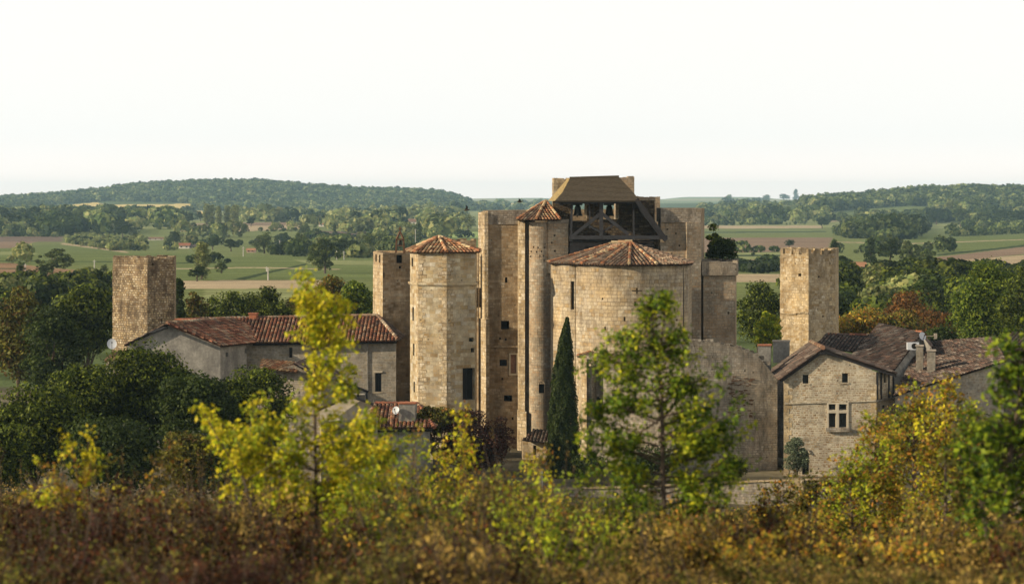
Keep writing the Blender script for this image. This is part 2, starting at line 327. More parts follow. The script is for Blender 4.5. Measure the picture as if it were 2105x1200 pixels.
def wall(mb, path, z0, top, ops=(), thick=0.0, uo=0.0, parent=None, panes=None):
    """path runs with the outside on its right-hand side; panes collects (kind, corners, normal)"""
    us = cum(path); L = us[-1]
    kn = [(0.0, top), (L, top)] if isinstance(top, (int, float)) else top
    lines = sorted(set([round(u, 5) for u in us] + [round(k[0], 5) for k in kn] + [round(o[0], 5) for o in ops] + [round(o[1], 5) for o in ops]))
    lines = [l for l in lines if -1e-6 <= l <= L + 1e-6]
    cl = [lines[0]]
    for l in lines[1:]:
        if l - cl[-1] > 2e-4: cl.append(l)
    if thick:
        inn = offset_path(path, thick)
    for ua, ub in zip(cl, cl[1:]):
        a, ia = at_u(path, us, ua + 1e-6); b, ib = at_u(path, us, ub - 1e-6); um = (ua + ub) / 2
        za, zb = topval(kn, ua, 1), topval(kn, ub, -1); mn = min(za, zb)
        here = [o for o in ops if o[0] - 1e-4 <= um <= o[1] + 1e-4 and o[3] < mn]
        vs = sorted(set([z0] + [o[2] for o in here] + [o[3] for o in here]))
        vs = [v for v in vs if z0 - 1e-6 <= v < mn]
        for i, v in enumerate(vs):
            last = i == len(vs) - 1
            v1a, v1b = (za, zb) if last else (vs[i + 1],) * 2
            vm = (v + min(v1a, v1b)) / 2
            if any(o[2] < vm < o[3] for o in here): continue
            mb.face([(a[0], a[1], v), (b[0], b[1], v), (b[0], b[1], v1b), (a[0], a[1], v1a)], [(ua + uo, v), (ub + uo, v), (ub + uo, v1b), (ua + uo, v1a)])
    for o in ops:
        a, i = at_u(path, us, o[0] + 1e-5); b, j = at_u(path, us, o[1] - 1e-5)
        t = Vector((b[0] - a[0], b[1] - a[1], 0)); 
        if t.length < 1e-6: continue
        t.normalize(); inw = Vector((-t.y, t.x, 0)) * o[5]
        A = Vector((a[0], a[1], o[2])); B = Vector((b[0], b[1], o[2])); C = Vector((b[0], b[1], o[3])); D = Vector((a[0], a[1], o[3]))
        for p, q in ((A, B), (B, C), (C, D), (D, A)):
            mb.face([p, q, q + inw, p + inw])
        if panes is not None: panes.append((o[4], [A + inw, B + inw, C + inw, D + inw], -inw.normalized(), o[5]))
    if thick:
        iu = cum(inn)
        def ip(u): 
            p, i = at_u(path, us, u); t = (u - us[i]) / max(us[i + 1] - us[i], 1e-9); a, b = inn[i], inn[i + 1]
            return (a[0] + (b[0] - a[0]) * t, a[1] + (b[1] - a[1]) * t)
        ks = sorted(set(cl))
        seq = []
        for ua, ub in zip(cl, cl[1:]):
            seq += [(ua + 1e-6, topval(kn, ua, 1)), (ub - 1e-6, topval(kn, ub, -1))]
        for (u0, h0), (u1, h1) in zip(seq, seq[1:]):
            p, _ = at_u(path, us, u0); q, _ = at_u(path, us, u1); pi, qi = ip(u0), ip(u1)
            if abs(h0 - h1) < 1e-6 and u1 - u0 < 1e-5: continue
            mb.face([(p[0], p[1], h0), (q[0], q[1], h1), (qi[0], qi[1], h1), (pi[0], pi[1], h0)], [(u0, 0), (u1, h1 - h0), (u1, thick + h1 - h0), (u0, thick)])
            if u1 - u0 > 1e-5:
                zi = min(h0, h1) - 3.0
                mb.face([(qi[0], qi[1], zi), (pi[0], pi[1], zi), (pi[0], pi[1], h0), (qi[0], qi[1], h1)])
def offset_path(path, t):
    n = len(path); closed = math.dist(path[0], path[-1]) < 1e-6; out = []
    for i in range(n):
        if closed: a = path[i - 1] if i > 0 else path[-2]; c = path[i + 1] if i < n - 1 else path[1]
        else: a = path[max(i - 1, 0)]; c = path[min(i + 1, n - 1)]
        b = path[i]; nn = []
        for p, q in ((a, b), (b, c)):
            d = math.dist(p, q)
            if d > 1e-6: nn.append((-(q[1] - p[1]) / d, (q[0] - p[0]) / d))
        mx_ = sum(q[0] for q in nn) / len(nn); my = sum(q[1] for q in nn) / len(nn); l2 = max(mx_ * mx_ + my * my, 0.3)
        out.append((b[0] + mx_ / l2 * t, b[1] + my / l2 * t))
    return out
def put_panes(panes, parent, frame=None):
    for kind, q, n, dep_ in panes:
        if kind in ('hole', 'through'):
            if kind == 'hole':
                mb = MB(); mb.face(q); mb.face([p - n * 0.05 for p in q][::-1]); mb.build('recess', M['dark'], parent)
            continue
        mb = MB(); w = (q[1] - q[0]).length; h = (q[3] - q[0]).length
        mb.face(q); mb.face([p - n * 0.05 for p in q][::-1])
        nm = 'door' if kind == 'door' else 'window'
        o = mb.build(nm, M['brownwood'] if kind in ('shutter',) else (M['dark'] if kind == 'door' else M['glass']), parent)
        t = (q[1] - q[0]).normalized(); up = Vector((0, 0, 1)); fb = MB(); s_ = 0.05
        for a, b in ((q[0], q[1]), (q[3], q[2])): fb.beam(a + n * 0.03, b + n * 0.03, s_, s_)
        for a, b in ((q[0], q[3]), (q[1], q[2])): fb.beam(a + n * 0.03, b + n * 0.03, s_, s_)
        if kind in ('window', 'door') and w > 0.45:
            m0 = (q[0] + q[1]) / 2 + n * 0.03; fb.beam(m0, m0 + up * h, s_, s_)
        if kind == 'window' and h > .35:
            out = n * (dep_ - .06); lb_ = MB(); lb_.beam(q[3] - t * .14 + out + up * .1, q[2] + t * .14 + out + up * .1, .14, .2, (0, 0, 1)); l_ = lb_.build('lintel', M['house'], parent)
            sb_ = MB(); sb_.beam(q[0] - t * .12 + out - up * .06, q[1] + t * .12 + out - up * .06, .2, .1, (0, 0, 1)); sb_.build('window_sill', M['house'], parent)
        f_ = fb.build('frame', M['wood'] if kind != 'cross' else M['lead'], parent)
        f_.parent = o; f_.location = (0, 0, 0)

def quoins(path, idx, z0, z1, mat, parent, h=.3, seed=0, proud=.02, long=.62, short=.34):
    """alternating corner stones, a little proud and uneven, so that the arris is not a ruled line"""
    rg = random.Random(seed + 99)
    if math.dist(path[0], path[-1]) < 1e-6: path = path[:-1]
    n = len(path)
    for ci in idx:
        mb = MB()
        c = Vector((*path[ci], 0)); a = Vector((*path[ci - 1], 0)); b = Vector((*path[(ci + 1) % n], 0)); da = (a - c).normalized(); db = (b - c).normalized()
        z = z0; k = 0
        while z < z1 - .05:
            hh = min(h * rg.uniform(.8, 1.2), z1 - z); la = (long if k % 2 else short) * rg.uniform(.85, 1.15); lb = (short if k % 2 else long) * rg.uniform(.85, 1.15); p = proud * rg.uniform(.2, 1.6)
            out = -(da + db).normalized() * p * 1.2; na = Vector((da.y, -da.x, 0)); na = na if na.dot(out) > 0 else -na; nb = Vector((db.y, -db.x, 0)); nb = nb if nb.dot(out) > 0 else -nb
            ring = [c + out + (na + nb) * p * .3, c + db * lb + nb * p, c + db * lb - nb * .1, c - out * 6, c + da * la - na * .1, c + da * la + na * p]
            area = sum(ring[i].x * ring[(i + 1) % 6].y - ring[(i + 1) % 6].x * ring[i].y for i in range(6))
            if area < 0: ring = ring[::-1]
            mb.prism([(q.x, q.y) for q in ring], z, z + hh, (.5,) * 3, True)
            z += hh; k += 1
        mb.build('corner_stones', mat, parent)
# ------------------------------------------------------------------ canal tile roofs
TILE = {'red': [(0.24, 0.10, 0.055), (0.19, 0.075, 0.042), (0.30, 0.15, 0.085), (0.14, 0.06, 0.04), (0.12, 0.08, 0.06), (0.27, 0.19, 0.12)],
        'orange': [(0.30, 0.15, 0.075), (0.25, 0.11, 0.055), (0.36, 0.22, 0.12), (0.17, 0.10, 0.06), (0.40, 0.31, 0.18)],
        'brown': [(0.075, 0.052, 0.042), (0.105, 0.064, 0.047), (0.048, 0.038, 0.033), (0.13, 0.084, 0.06), (0.088, 0.075, 0.063), (0.18, 0.15, 0.12)],
        'old': [(0.18, 0.105, 0.068), (0.23, 0.125, 0.075), (0.14, 0.095, 0.066), (0.26, 0.18, 0.12), (0.22, 0.18, 0.13), (0.33, 0.26, 0.175)]}
def tiles(mb, poly, pal='old', w=0.27, course=0.42, seed=0, slab=0.07, over=0.06):
    rg = random.Random(seed); cols = TILE[pal]; p = [Vector(q) for q in poly]
    s = (p[1] - p[0]).normalized(); n = Vector((0, 0, 0))
    for i in range(len(p)): n += (p[i] - p[0]).cross(p[(i + 1) % len(p)] - p[0])
    n.normalize()
    if n.z < 0: n = -n
    t = n.cross(s).normalized()
    if t.z < 0: t = -t
    q2 = [((v - p[0]).dot(s), (v - p[0]).dot(t)) for v in p]
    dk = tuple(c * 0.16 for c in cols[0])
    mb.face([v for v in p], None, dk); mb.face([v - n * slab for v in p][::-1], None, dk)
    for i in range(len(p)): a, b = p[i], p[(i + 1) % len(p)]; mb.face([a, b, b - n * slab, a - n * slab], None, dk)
    smin = min(a[0] for a in q2); smax = max(a[0] for a in q2); x = smin + w * 0.3
    prof = [(-0.36, 0.0), (-0.24, 0.075), (0, 0.105), (0.24, 0.075), (0.36, 0.0)]
    while x < smax:
        ts = []
        for i in range(len(q2)):
            a, b = q2[i], q2[(i + 1) % len(q2)]
            if (a[0] - x) * (b[0] - x) < 0 or abs(a[0] - x) < 1e-9: ts.append(a[1] + (b[1] - a[1]) * (x - a[0]) / ((b[0] - a[0]) or 1))
        if len(ts) >= 2:
            t0, t1 = min(ts) - over, max(ts); y = t0; jx = 0
            patch = cols[rg.randrange(len(cols))]
            while y < t1 - 0.02:
                ye = min(y + course * 1.04, t1); c = cols[rg.randrange(len(cols))]
                k = rg.uniform(0.55, 1.4); c = tuple((v * .7 + w_ * .3) * k for v, w_ in zip(c, patch)); xo = x + rg.uniform(-.018, .018)
                lo, hi = 0.035 + rg.uniform(0, .012), 0.004
                A = [p[0] + s * (xo + a * w) + t * y + n * (h * w * 2.6 + lo) for a, h in prof]
                B = [p[0] + s * (x + a * w * 0.88) + t * ye + n * (h * w * 2.3 + hi) for a, h in prof]
                for i in range(4): mb.face([A[i], A[i + 1], B[i + 1], B[i]], None, c)
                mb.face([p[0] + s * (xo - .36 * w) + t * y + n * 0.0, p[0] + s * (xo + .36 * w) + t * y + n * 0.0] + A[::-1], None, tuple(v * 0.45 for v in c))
                y += course
        x += w
def ridge(mb, a, b, pal='old', r=0.12, seed=0, light=1.25):
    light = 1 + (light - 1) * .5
    rg = random.Random(seed); a, b = Vector(a), Vector(b); L = (b - a).length; n = max(1, int(L / 0.42)); cols = TILE[pal]
    for i in range(n):
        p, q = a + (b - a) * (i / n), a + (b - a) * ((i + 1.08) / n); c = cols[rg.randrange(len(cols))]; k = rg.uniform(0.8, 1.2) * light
        mb.tube([p + Vector((0, 0, 0.02)), q], [r * 1.1, r * 0.9], 8, tuple(v * k for v in c))

# ------------------------------------------------------------------ ground as one surface
_bd = [0, 10, 20, 30, 45, 60, 90, 120, 150, 161, 167, 180, 215, 260, 330, 400, 500, 600, 800, 1000, 1300, 1700, 2200, 2800, 3400, 4200, 5500, 8000, 13000]
_bz = [20.3, 19.4, 18.3, 16.9, 15.3, 13.4, 9.2, 5.0, 1.6, 0.4, 1.9, 2.1, 1.5, 1.2, 6.6]
_bp = [600, 577, 557, 528, 508, 488, 470, 455, 443, 432, 424, 416, 411, 408.5]
_bz = _bz + [CZ + (HY - p) * d / F for p, d in zip(_bp, _bd[15:])]
CL = ([-400, 0, 60, 150, 215, 260, 330, 430, 520, 560, 650, 760, 850, 900, 940, 965, 1010], [424, 414, 410, 403, 395, 387, 383, 380, 382, 384, 392, 398, 399, 404, 412, 422, 430])
CR = ([1440, 1540, 1640, 1700, 1800, 1880, 2000, 2105, 2500], [429, 425, 422, 419, 412, 404, 402, 404, 406])
def ground_z(X, Y):
    X = np.asarray(X, float); Y = np.asarray(Y, float); d = np.maximum(Y, 1.0)
    z = np.interp(np.maximum(Y, 0), _bd, _bz); px = CX + X * F / np.maximum(d, 300)
    def ss(x, a, b): t = np.clip((x - a) / (b - a), 0, 1); return t * t * (3 - 2 * t)
    zl = CZ + (HY - np.interp(px, *CL)) * 4200.0 / F; w = ss(d, 3250, 4200) * (1 - ss(d, 4250, 5200)) * (1 - ss(px, 940, 1010))
    z = z + (zl - np.interp(4200, _bd, _bz)) * w
    zr = CZ + (HY - np.interp(px, *CR)) * 3000.0 / F; w = ss(d, 1900, 3000) * (1 - ss(d, 3050, 4200)) * ss(px, 1440, 1640)
    z = z + (zr - np.interp(3000, _bd, _bz)) * w
    far = 0.8 * np.exp(-((d - 7900) / 600) ** 2) * (13 * ss(px, 1330, 1420) * (1 - ss(px, 1540, 1640)) + 7 * ss(px, 900, 1000) * (1 - ss(px, 1100, 1180)))
    z = z + far
    z = z + (np.sin(X / 170.0 + 1.3 + Y / 900.0) * np.sin(Y / 230.0 + X / 700.0) * 3.0 + np.sin(X / 75.0 + Y / 160.0) * 0.8) * ss(d, 450, 1500) * (1 - ss(d, 2600, 3400) * .5)
    near = 1 - ss(d, 120, 165); z = z + near * (0.25 * np.sin(X * 0.31) * np.sin(Y * 0.23 + 1) + 0.1 * np.sin(X * 1.1 + Y * .7))
    return z
def gz(x, y): return float(ground_z(x, y))
G_ = {'veg': (0.085, 0.11, 0.045), 'green': (0.155, 0.18, 0.07), 'vine': (0.135, 0.165, 0.062), 'pale': (0.23, 0.25, 0.11), 'yellow': (0.58, 0.45, 0.18),
      'brown': (0.23, 0.165, 0.115), 'purple': (0.16, 0.12, 0.095), 'tan': (0.38, 0.30, 0.19), 'red': (0.25, 0.16, 0.095), 'line': (0.05, 0.068, 0.035), 'lime': (0.28, 0.36, 0.13)}
FIELDS = [  # (colour, polygon in photo pixels); later ones lie on top
 ('green', [(-700, 640), (-700, 470), (2800, 470), (2800, 640)]),
 ('pale', [(-700, 470), (-700, 434), (2800, 434), (2800, 470)]),
 ('yellow', [(60, 440), (110, 424), (200, 416), (235, 428), (200, 436), (110, 442)]), ('yellow', [(190, 421), (400, 419), (402, 431), (215, 433)]), ('yellow', [(60, 438), (230, 430), (420, 434), (420, 446), (60, 450)]),
 ('purple', [(-300, 488), (130, 486), (128, 497), (-300, 499)]), ('brown', [(-300, 499), (75, 497), (20, 510), (-300, 515)]),
 ('vine', [(-300, 515), (20, 510), (130, 500), (260, 519), (420, 522), (420, 545), (-300, 545)]), ('tan', [(126, 498), (262, 517), (262, 520), (126, 502)]),
 ('red', [(-300, 541), (20, 540), (80, 548), (240, 562), (240, 578), (-300, 578)]), ('line', [(-300, 550), (60, 551), (60, 553), (-300, 553)]),
 ('tan', [(370, 577), (660, 575), (660, 592), (370, 594)]), ('pale', [(420, 594), (700, 592), (700, 640), (420, 640)]),
 ('vine', [(360, 530), (600, 524), (790, 531), (790, 574), (360, 577)]), ('line', [(480, 574), (560, 556), (632, 541), (632, 544), (560, 560), (500, 576)]),
 ('line', [(340, 541), (400, 539), (400, 541), (340, 543)]), ('green', [(370, 476), (620, 474), (620, 500), (370, 504)]),
 ('tan', [(365, 459), (560, 457), (620, 460), (620, 470), (500, 476), (365, 476)]), ('brown', [(430, 458), (600, 457), (600, 463), (430, 465)]),
 ('purple', [(620, 474), (850, 477), (850, 492), (760, 490), (620, 486)]), ('green', [(640, 455), (900, 455), (900, 474), (640, 472)]),
 ('lime', [(868, 478), (1000, 476), (1000, 489), (880, 489)]), ('pale', [(950, 414), (1140, 413), (1140, 426), (950, 428)]),
 ('yellow', [(960, 418), (1120, 416), (1120, 419), (960, 421)]),
 ('green', [(1440, 469), (1750, 468), (1760, 487), (1440, 489)]), ('tan', [(1440, 464), (1690, 464), (1690, 469), (1440, 470)]),
 ('line', [(1440, 477), (1700, 475), (1700, 477), (1440, 479)]),
 ('brown', [(1440, 489), (1712, 488), (1700, 517), (1440, 519)]), ('pale', [(1500, 519), (1620, 518), (1620, 534), (1500, 534)]), ('line', [(1500, 523), (1620, 524), (1620, 527), (1500, 527)]),
 ('brown', [(1490, 534), (1605, 533), (1605, 550), (1490, 550)]), ('tan', [(1490, 563), (1605, 563), (1605, 580), (1490, 580)]),
 ('vine', [(1640, 446), (1760, 432), (1860, 425), (1925, 425), (1925, 440), (1880, 452), (1700, 452)]), ('tan', [(1676, 452), (1730, 445), (1800, 444), (1780, 452), (1700, 457)]),
 ('line', [(1660, 447), (1800, 436), (1800, 437), (1660, 449)]), ('pale', [(1560, 417), (1680, 416), (1680, 423), (1540, 424)]),
 ('vine', [(1880, 484), (2400, 478), (2400, 503), (2105, 503), (1930, 521), (1850, 510)]), ('line', [(1925, 523), (2105, 503), (2400, 495), (2400, 499), (2105, 507), (1930, 526)]),
 ('brown', [(1915, 530), (2105, 507), (2400, 500), (2400, 518), (2105, 522), (1930, 541)]), ('tan', [(1900, 541), (2105, 524), (2400, 520), (2400, 548), (1905, 552)]),
 ('pale', [(1740, 468), (1890, 466), (1890, 480), (1740, 480)]), ('green', [(1730, 487), (1860, 486), (1870, 515), (1720, 515)]),
 ('tan', [(360, 552), (520, 549), (700, 553), (700, 554.5), (520, 550.5), (360, 553.5)]), ('tan', [(1720, 497), (1870, 500), (2105, 492), (2105, 493.3), (1870, 501.5), (1720, 498.5)]),
 ('vine', [(0, 524), (200, 527), (232, 536), (0, 534)]), ('pale', [(-200, 520), (60, 517), (80, 523), (-200, 527)]), ('line', [(-200, 534), (232, 537), (232, 538.5), (-200, 535.5)]), ('pale', [(600, 534), (780, 536), (780, 545), (640, 543)]),
 ('pale', [(1990, 470), (2300, 466), (2300, 474), (1990, 478)]),
]
def inpoly(px, py, poly):
    r = np.zeros(px.shape, bool); n = len(poly)
    for i in range(n):
        (x0, y0), (x1, y1) = poly[i], poly[(i + 1) % n]
        if y0 == y1: continue
        c = ((y0 > py) != (y1 > py)) & (px < (x1 - x0) * (py - y0) / (y1 - y0) + x0); r ^= c
    return r
def make_ground():
    ds = list(np.linspace(-60, 60, 90)) + list(np.linspace(62, 300, 90)) + [d for d in np.geomspace(304, 3200, 330)] + list(np.geomspace(3215, 8900, 170))
    ds = np.array(ds); na = 640; a = np.linspace(-1, 1, na)
    Y, A = np.meshgrid(ds, a, indexing='ij'); X = A * (70 + 0.31 * np.maximum(Y, 0)); Z = ground_z(X, Y)
    px = CX + X * F / np.maximum(Y, 1); py = HY + (CZ - Z) * F / np.maximum(Y, 1)
    col = np.zeros((*X.shape, 4)); col[..., 3] = 1; col[..., :3] = G_['veg']
    rng = np.random.default_rng(4)
    near = Y < 170; col[near, :3] = (0.15, 0.145, 0.055)
    v = Y > 300
    vil = (Y >= 158) & (Y < 262); col[vil, :3] = (0.12, 0.105, 0.07)
    wob = 1.5 * np.sin(X / 17.0) * 0.4
    for cn, poly in FIELDS:
        mk = inpoly(px, py + wob * 0.3, poly) & v; col[mk, :3] = G_[cn]
    fr = Y > 5200; col[fr, :3] = (0.20, 0.23, 0.12); fr2 = (Y > 5600) & (np.sin(Y / 350.0 + X / 900.0) > .2); col[fr2, :3] = (0.30, 0.28, 0.15)
    me = bpy.data.meshes.new('ground'); nv = X.size; nr = len(ds)
    me.vertices.add(nv); me.vertices.foreach_set('co', np.stack([X, Y, Z], -1).ravel())
    i = np.arange(nr - 1)[:, None] * na + np.arange(na - 1)[None]; q = np.stack([i, i + 1, i + na + 1, i + na], -1).reshape(-1, 4)
    setfaces(me, q); at = me.attributes.new('col', 'FLOAT_COLOR', 'POINT'); at.data.foreach_set('color', col.astype(np.float32).ravel())
    me.polygons.foreach_set('use_smooth', np.ones(len(q), bool)); me.update()
    m, nt, b, out = newmat('fields_and_grass'); at = N(nt, 'ShaderNodeAttribute'); at.attribute_name = 'col'
    ge = N(nt, 'ShaderNodeNewGeometry'); mp = N(nt, 'ShaderNodeMapping'); mp.inputs['Scale'].default_value = (0.02, 0.1, 0.1); nt.links.new(ge.outputs[0], mp.inputs[0])
    n1 = noise(nt, mp.outputs[0], 1.0, 6, 0.7); n2 = noise(nt, ge.outputs[0], 0.9, 6, 0.75)
    k = N(nt, 'ShaderNodeMath', operation='MULTIPLY'); nt.links.new(maprange(nt, n1, 0.3, 0.7, 0.72, 1.3), k.inputs[0]); nt.links.new(maprange(nt, n2, 0.3, 0.7, 0.7, 1.3), k.inputs[1])
    # crop rows
    mp3 = N(nt, 'ShaderNodeMapping'); mp3.inputs['Rotation'].default_value = (0, 0, R(12)); nt.links.new(ge.outputs[0], mp3.inputs[0])
    wv = N(nt, 'ShaderNodeTexWave', bands_direction='Y'); wv.inputs['Scale'].default_value = 0.035; wv.inputs['Distortion'].default_value = 0.6; nt.links.new(mp3.outputs[0], wv.inputs[0])
    k2 = N(nt, 'ShaderNodeMath', operation='MULTIPLY'); nt.links.new(k.outputs[0], k2.inputs[0]); nt.links.new(maprange(nt, wv.outputs[1], 0, 1, 0.68, 1.22), k2.inputs[1])
    cc = N(nt, 'ShaderNodeCombineColor'); [nt.links.new(k2.outputs[0], cc.inputs[j]) for j in range(3)]
    c = mixc(nt, 1.0, at.outputs[0], cc.outputs[0], 'MULTIPLY'); nt.links.new(c, b.inputs['Base Color']); b.inputs['Roughness'].default_value = 1.0; b.inputs['Specular IOR Level'].default_value = 0.0
    bp = N(nt, 'ShaderNodeBump'); bp.inputs['Strength'].default_value = 0.6; bp.inputs['Distance'].default_value = 0.3; nt.links.new(n2, bp.inputs['Height']); nt.links.new(bp.outputs[0], b.inputs['Normal'])
    me.materials.append(m); o = link('ground', me); tag(o, kind='structure'); return o
def setfaces(me, q):
    k = q.shape[1]; me.loops.add(q.size); me.loops.foreach_set('vertex_index', q.astype(np.int32).ravel())
    me.polygons.add(len(q)); me.polygons.foreach_set('loop_start', np.arange(0, q.size, k, dtype=np.int32))
    me.update(calc_edges=True)
make_ground()

# ------------------------------------------------------------------ foliage
def unit(v): return v / np.maximum(np.linalg.norm(v, axis=-1, keepdims=True), 1e-9)
class Leaves:
    def __init__(s): s.V = []; s.C = []
    def add(s, c, nrm, size, col, aspect=0.62, rng=None):
        n = len(c); r = rng.normal(size=(n, 3)); a = unit(np.cross(nrm, r)); b = np.cross(unit(nrm), a)
        sz = (size * rng.uniform(0.6, 1.35, n))[:, None] * 0.5
        bend = unit(nrm) * sz * 0.35
        V = np.stack([c - a * sz, c + b * sz * aspect + bend, c + a * sz, c - b * sz * aspect + bend], 1)
        s.V.append(V.astype(np.float32)); s.C.append(col.astype(np.float32))
    def mesh(s, name, mat=None):
        V = np.concatenate(s.V); C = np.concatenate(s.C); n = len(V)
        me = bpy.data.meshes.new(name); me.vertices.add(n * 4); me.vertices.foreach_set('co', V.ravel())
        setfaces(me, np.arange(n * 4).reshape(n, 4)); C4 = np.ones((n, 4), np.float32); C4[:, :3] = C
        at = me.attributes.new('col', 'FLOAT_COLOR', 'FACE'); at.data.foreach_set('color', C4.ravel()); me.materials.append(mat or M['leaf']); return me
PAL = {  # leaf colours
 'oak': [(0.042, 0.062, 0.008), (0.075, 0.10, 0.011), (0.13, 0.155, 0.016), (0.018, 0.028, 0.006)],
 'deep': [(0.022, 0.036, 0.009), (0.034, 0.052, 0.010), (0.05, 0.07, 0.013)],
 'mid': [(0.075, 0.12, 0.012), (0.12, 0.17, 0.017), (0.18, 0.22, 0.022), (0.04, 0.068, 0.012)],
 'autumn': [(0.16, 0.15, 0.025), (0.22, 0.17, 0.03), (0.08, 0.10, 0.02), (0.20, 0.10, 0.025)],
 'orange': [(0.17, 0.075, 0.02), (0.12, 0.06, 0.02), (0.10, 0.075, 0.02), (0.22, 0.10, 0.025)],
 'olive': [(0.09, 0.09, 0.016), (0.05, 0.055, 0.012), (0.16, 0.15, 0.025), (0.10, 0.06, 0.016)],
 'yellow': [(0.62, 0.54, 0.025), (0.52, 0.50, 0.025), (0.30, 0.36, 0.02), (0.62, 0.50, 0.03)],
 'lime': [(0.34, 0.38, 0.025), (0.24, 0.31, 0.02), (0.48, 0.45, 0.025), (0.16, 0.22, 0.02)],
 'green': [(0.08, 0.14, 0.012), (0.13, 0.20, 0.016), (0.25, 0.31, 0.02), (0.04, 0.075, 0.01)],
 'gold': [(0.34, 0.25, 0.03), (0.42, 0.28, 0.03), (0.22, 0.20, 0.03), (0.14, 0.15, 0.025), (0.36, 0.16, 0.03)],
 'redbrown': [(0.05, 0.017, 0.008), (0.09, 0.026, 0.010), (0.025, 0.013, 0.007), (0.12, 0.055, 0.018), (0.045, 0.036, 0.012)],
 'tan': [(0.24, 0.16, 0.045), (0.15, 0.10, 0.028), (0.07, 0.06, 0.016), (0.36, 0.25, 0.06)],
 'purple': [(0.045, 0.018, 0.016), (0.07, 0.028, 0.02), (0.035, 0.018, 0.012), (0.10, 0.045, 0.02)],
 'far': [(0.06, 0.09, 0.025), (0.10, 0.13, 0.035), (0.15, 0.175, 0.05), (0.045, 0.065, 0.022)],
 'farpale': [(0.20, 0.23, 0.075), (0.14, 0.175, 0.06), (0.27, 0.27, 0.10)],
 'silver': [(0.14, 0.17, 0.10), (0.10, 0.13, 0.07), (0.19, 0.22, 0.14)],
}
def pick(rng, pal, n, jit=0.18, shift=None):
    p = np.array(PAL[pal]); i = rng.integers(0, len(p), n); c = p[i] * rng.uniform(1 - jit, 1 + jit, (n, 1))
    if shift is not None: c = c * shift
    return c
def puff_crown(L, rng, c, r, npuff, pr, nleaf, leaf, pal, up=0.25, shape='round'):
    """c centre, r radii (x,y,z); foliage puffs spread over the volume, leaves over each puff"""
    c = np.array(c, float); r = np.array(r, float)
    d = unit(rng.normal(size=(npuff, 3))); rad = rng.uniform(0.25, 1, npuff) ** 0.45 * 0.86
    pc = d * rad[:, None]
    if shape == 'cone': h = rng.uniform(0, 1, npuff) ** 1.15; ang = rng.uniform(0, 6.28, npuff); rr = (1 - h) ** 0.8 * rng.uniform(0.3, 0.95, npuff); pc = np.stack([rr * np.cos(ang), rr * np.sin(ang), h * 2 - 1], 1)
    if shape == 'spire': h = rng.uniform(0, 1, npuff); ang = rng.uniform(0, 6.28, npuff); rr = np.sin(np.clip(h * 0.86 + 0.14, 0, 1) * math.pi) ** 0.6 * rng.uniform(0.3, 0.85, npuff); pc = np.stack([rr * np.cos(ang), rr * np.sin(ang), h * 2 - 1], 1)
    lump = 1 + 0.16 * np.sin(pc[:, 0] * 5 + c[0]) * np.sin(pc[:, 2] * 4 + c[1]); pc = pc * lump[:, None]
    pc = c + pc * r; prr = pr * rng.uniform(0.6, 1.35, npuff)
    ptint = rng.uniform(0.6, 1.45, npuff)
    per = max(3, nleaf // npuff); n = per * npuff; idx = np.repeat(np.arange(npuff), per)
    dd = rng.normal(size=(n, 3)); dd[:, 2] += up; dd = unit(dd)
    fl = np.array([1.15, 1.15, 0.72])
    pos = pc[idx] + dd * fl * (prr[idx] * rng.uniform(0.55, 1.08, n))[:, None]
    nr = unit(dd + 0.55 * rng.normal(size=(n, 3)))
    L.add(pos, nr, leaf, pick(rng, pal, n) * ptint[idx][:, None], rng=rng)
    return pc
def trunk_mb(mb, base, top, r0, limbs, rng):
    base = Vector(base); top = Vector(top); pts = [base]
    for i in range(1, 6): t = i / 5; pts.append(base.lerp(top, t) + Vector((rng.normal() * r0 * 0.35, rng.normal() * r0 * 0.35, 0)))
    mb.tube(pts, [r0 * (1.25 - i * 0.19) for i in range(6)], 7)
    for lp in limbs:
        s = pts[2 + int(rng.integers(0, 3))]; lp = Vector(lp); m = s.lerp(lp, 0.5) + Vector((0, 0, (lp - s).length * 0.06))
        mb.tube([s, m, lp], [r0 * 0.42, r0 * 0.26, r0 * 0.07], 5, cap=False)
def tree(px, d, py_top, py_bot, wpx, pal, label, seed, name='tree', cat='tree', shape='round', npuff=60, leaf=0.28, nleaf=9000, pr=None, group=None, lobes=None, depth=None, tr=None):
    """individual tree: crown spans py_top..py_bot and wpx across at distance d"""
    rng = np.random.default_rng(seed); x = X_(px, d); zb = gz(x, d); zt, zc = Z_(py_top, d), Z_(py_bot, d); w = wpx * d / F
    zc = max(zc, zb + 0.2); r = (w / 2, (depth or w * 0.9) / 2, (zt - zc) / 2); c = (x, d, (zt + zc) / 2)
    root = thing(name, label, cat, (x, d, zb), group); L = Leaves(); pcs = []
    for (ox, oz, s) in (lobes or [(0, 0, 1.0)]):
        cc = (c[0] + ox * r[0], c[1] + (rng.uniform(-.3, .3) * r[1] if lobes else 0), c[2] + oz * r[2]); rr = tuple(q * s for q in r)
        pcs.append(puff_crown(L, rng, cc, tuple(max(q - (pr or 0.17 * w) * 0.7, q * .45) for q in rr), max(6, int(npuff * s)), pr or 0.17 * w * s, int(nleaf * s * s), leaf, pal, shape=shape))
    me = L.mesh('crown'); o = link('crown', me, root)
    mb = MB(); pc = np.concatenate(pcs); lm = [tuple(pc[i]) for i in rng.choice(len(pc), min(9, len(pc)), replace=False)]
    trunk_mb(mb, (x, d, zb - 0.2), (x, d, zc + (zt - zc) * 0.6), tr or max(0.12, w * 0.03), lm, rng); mb.build('trunk', M['bark'], root)
    return root

FARMS = []
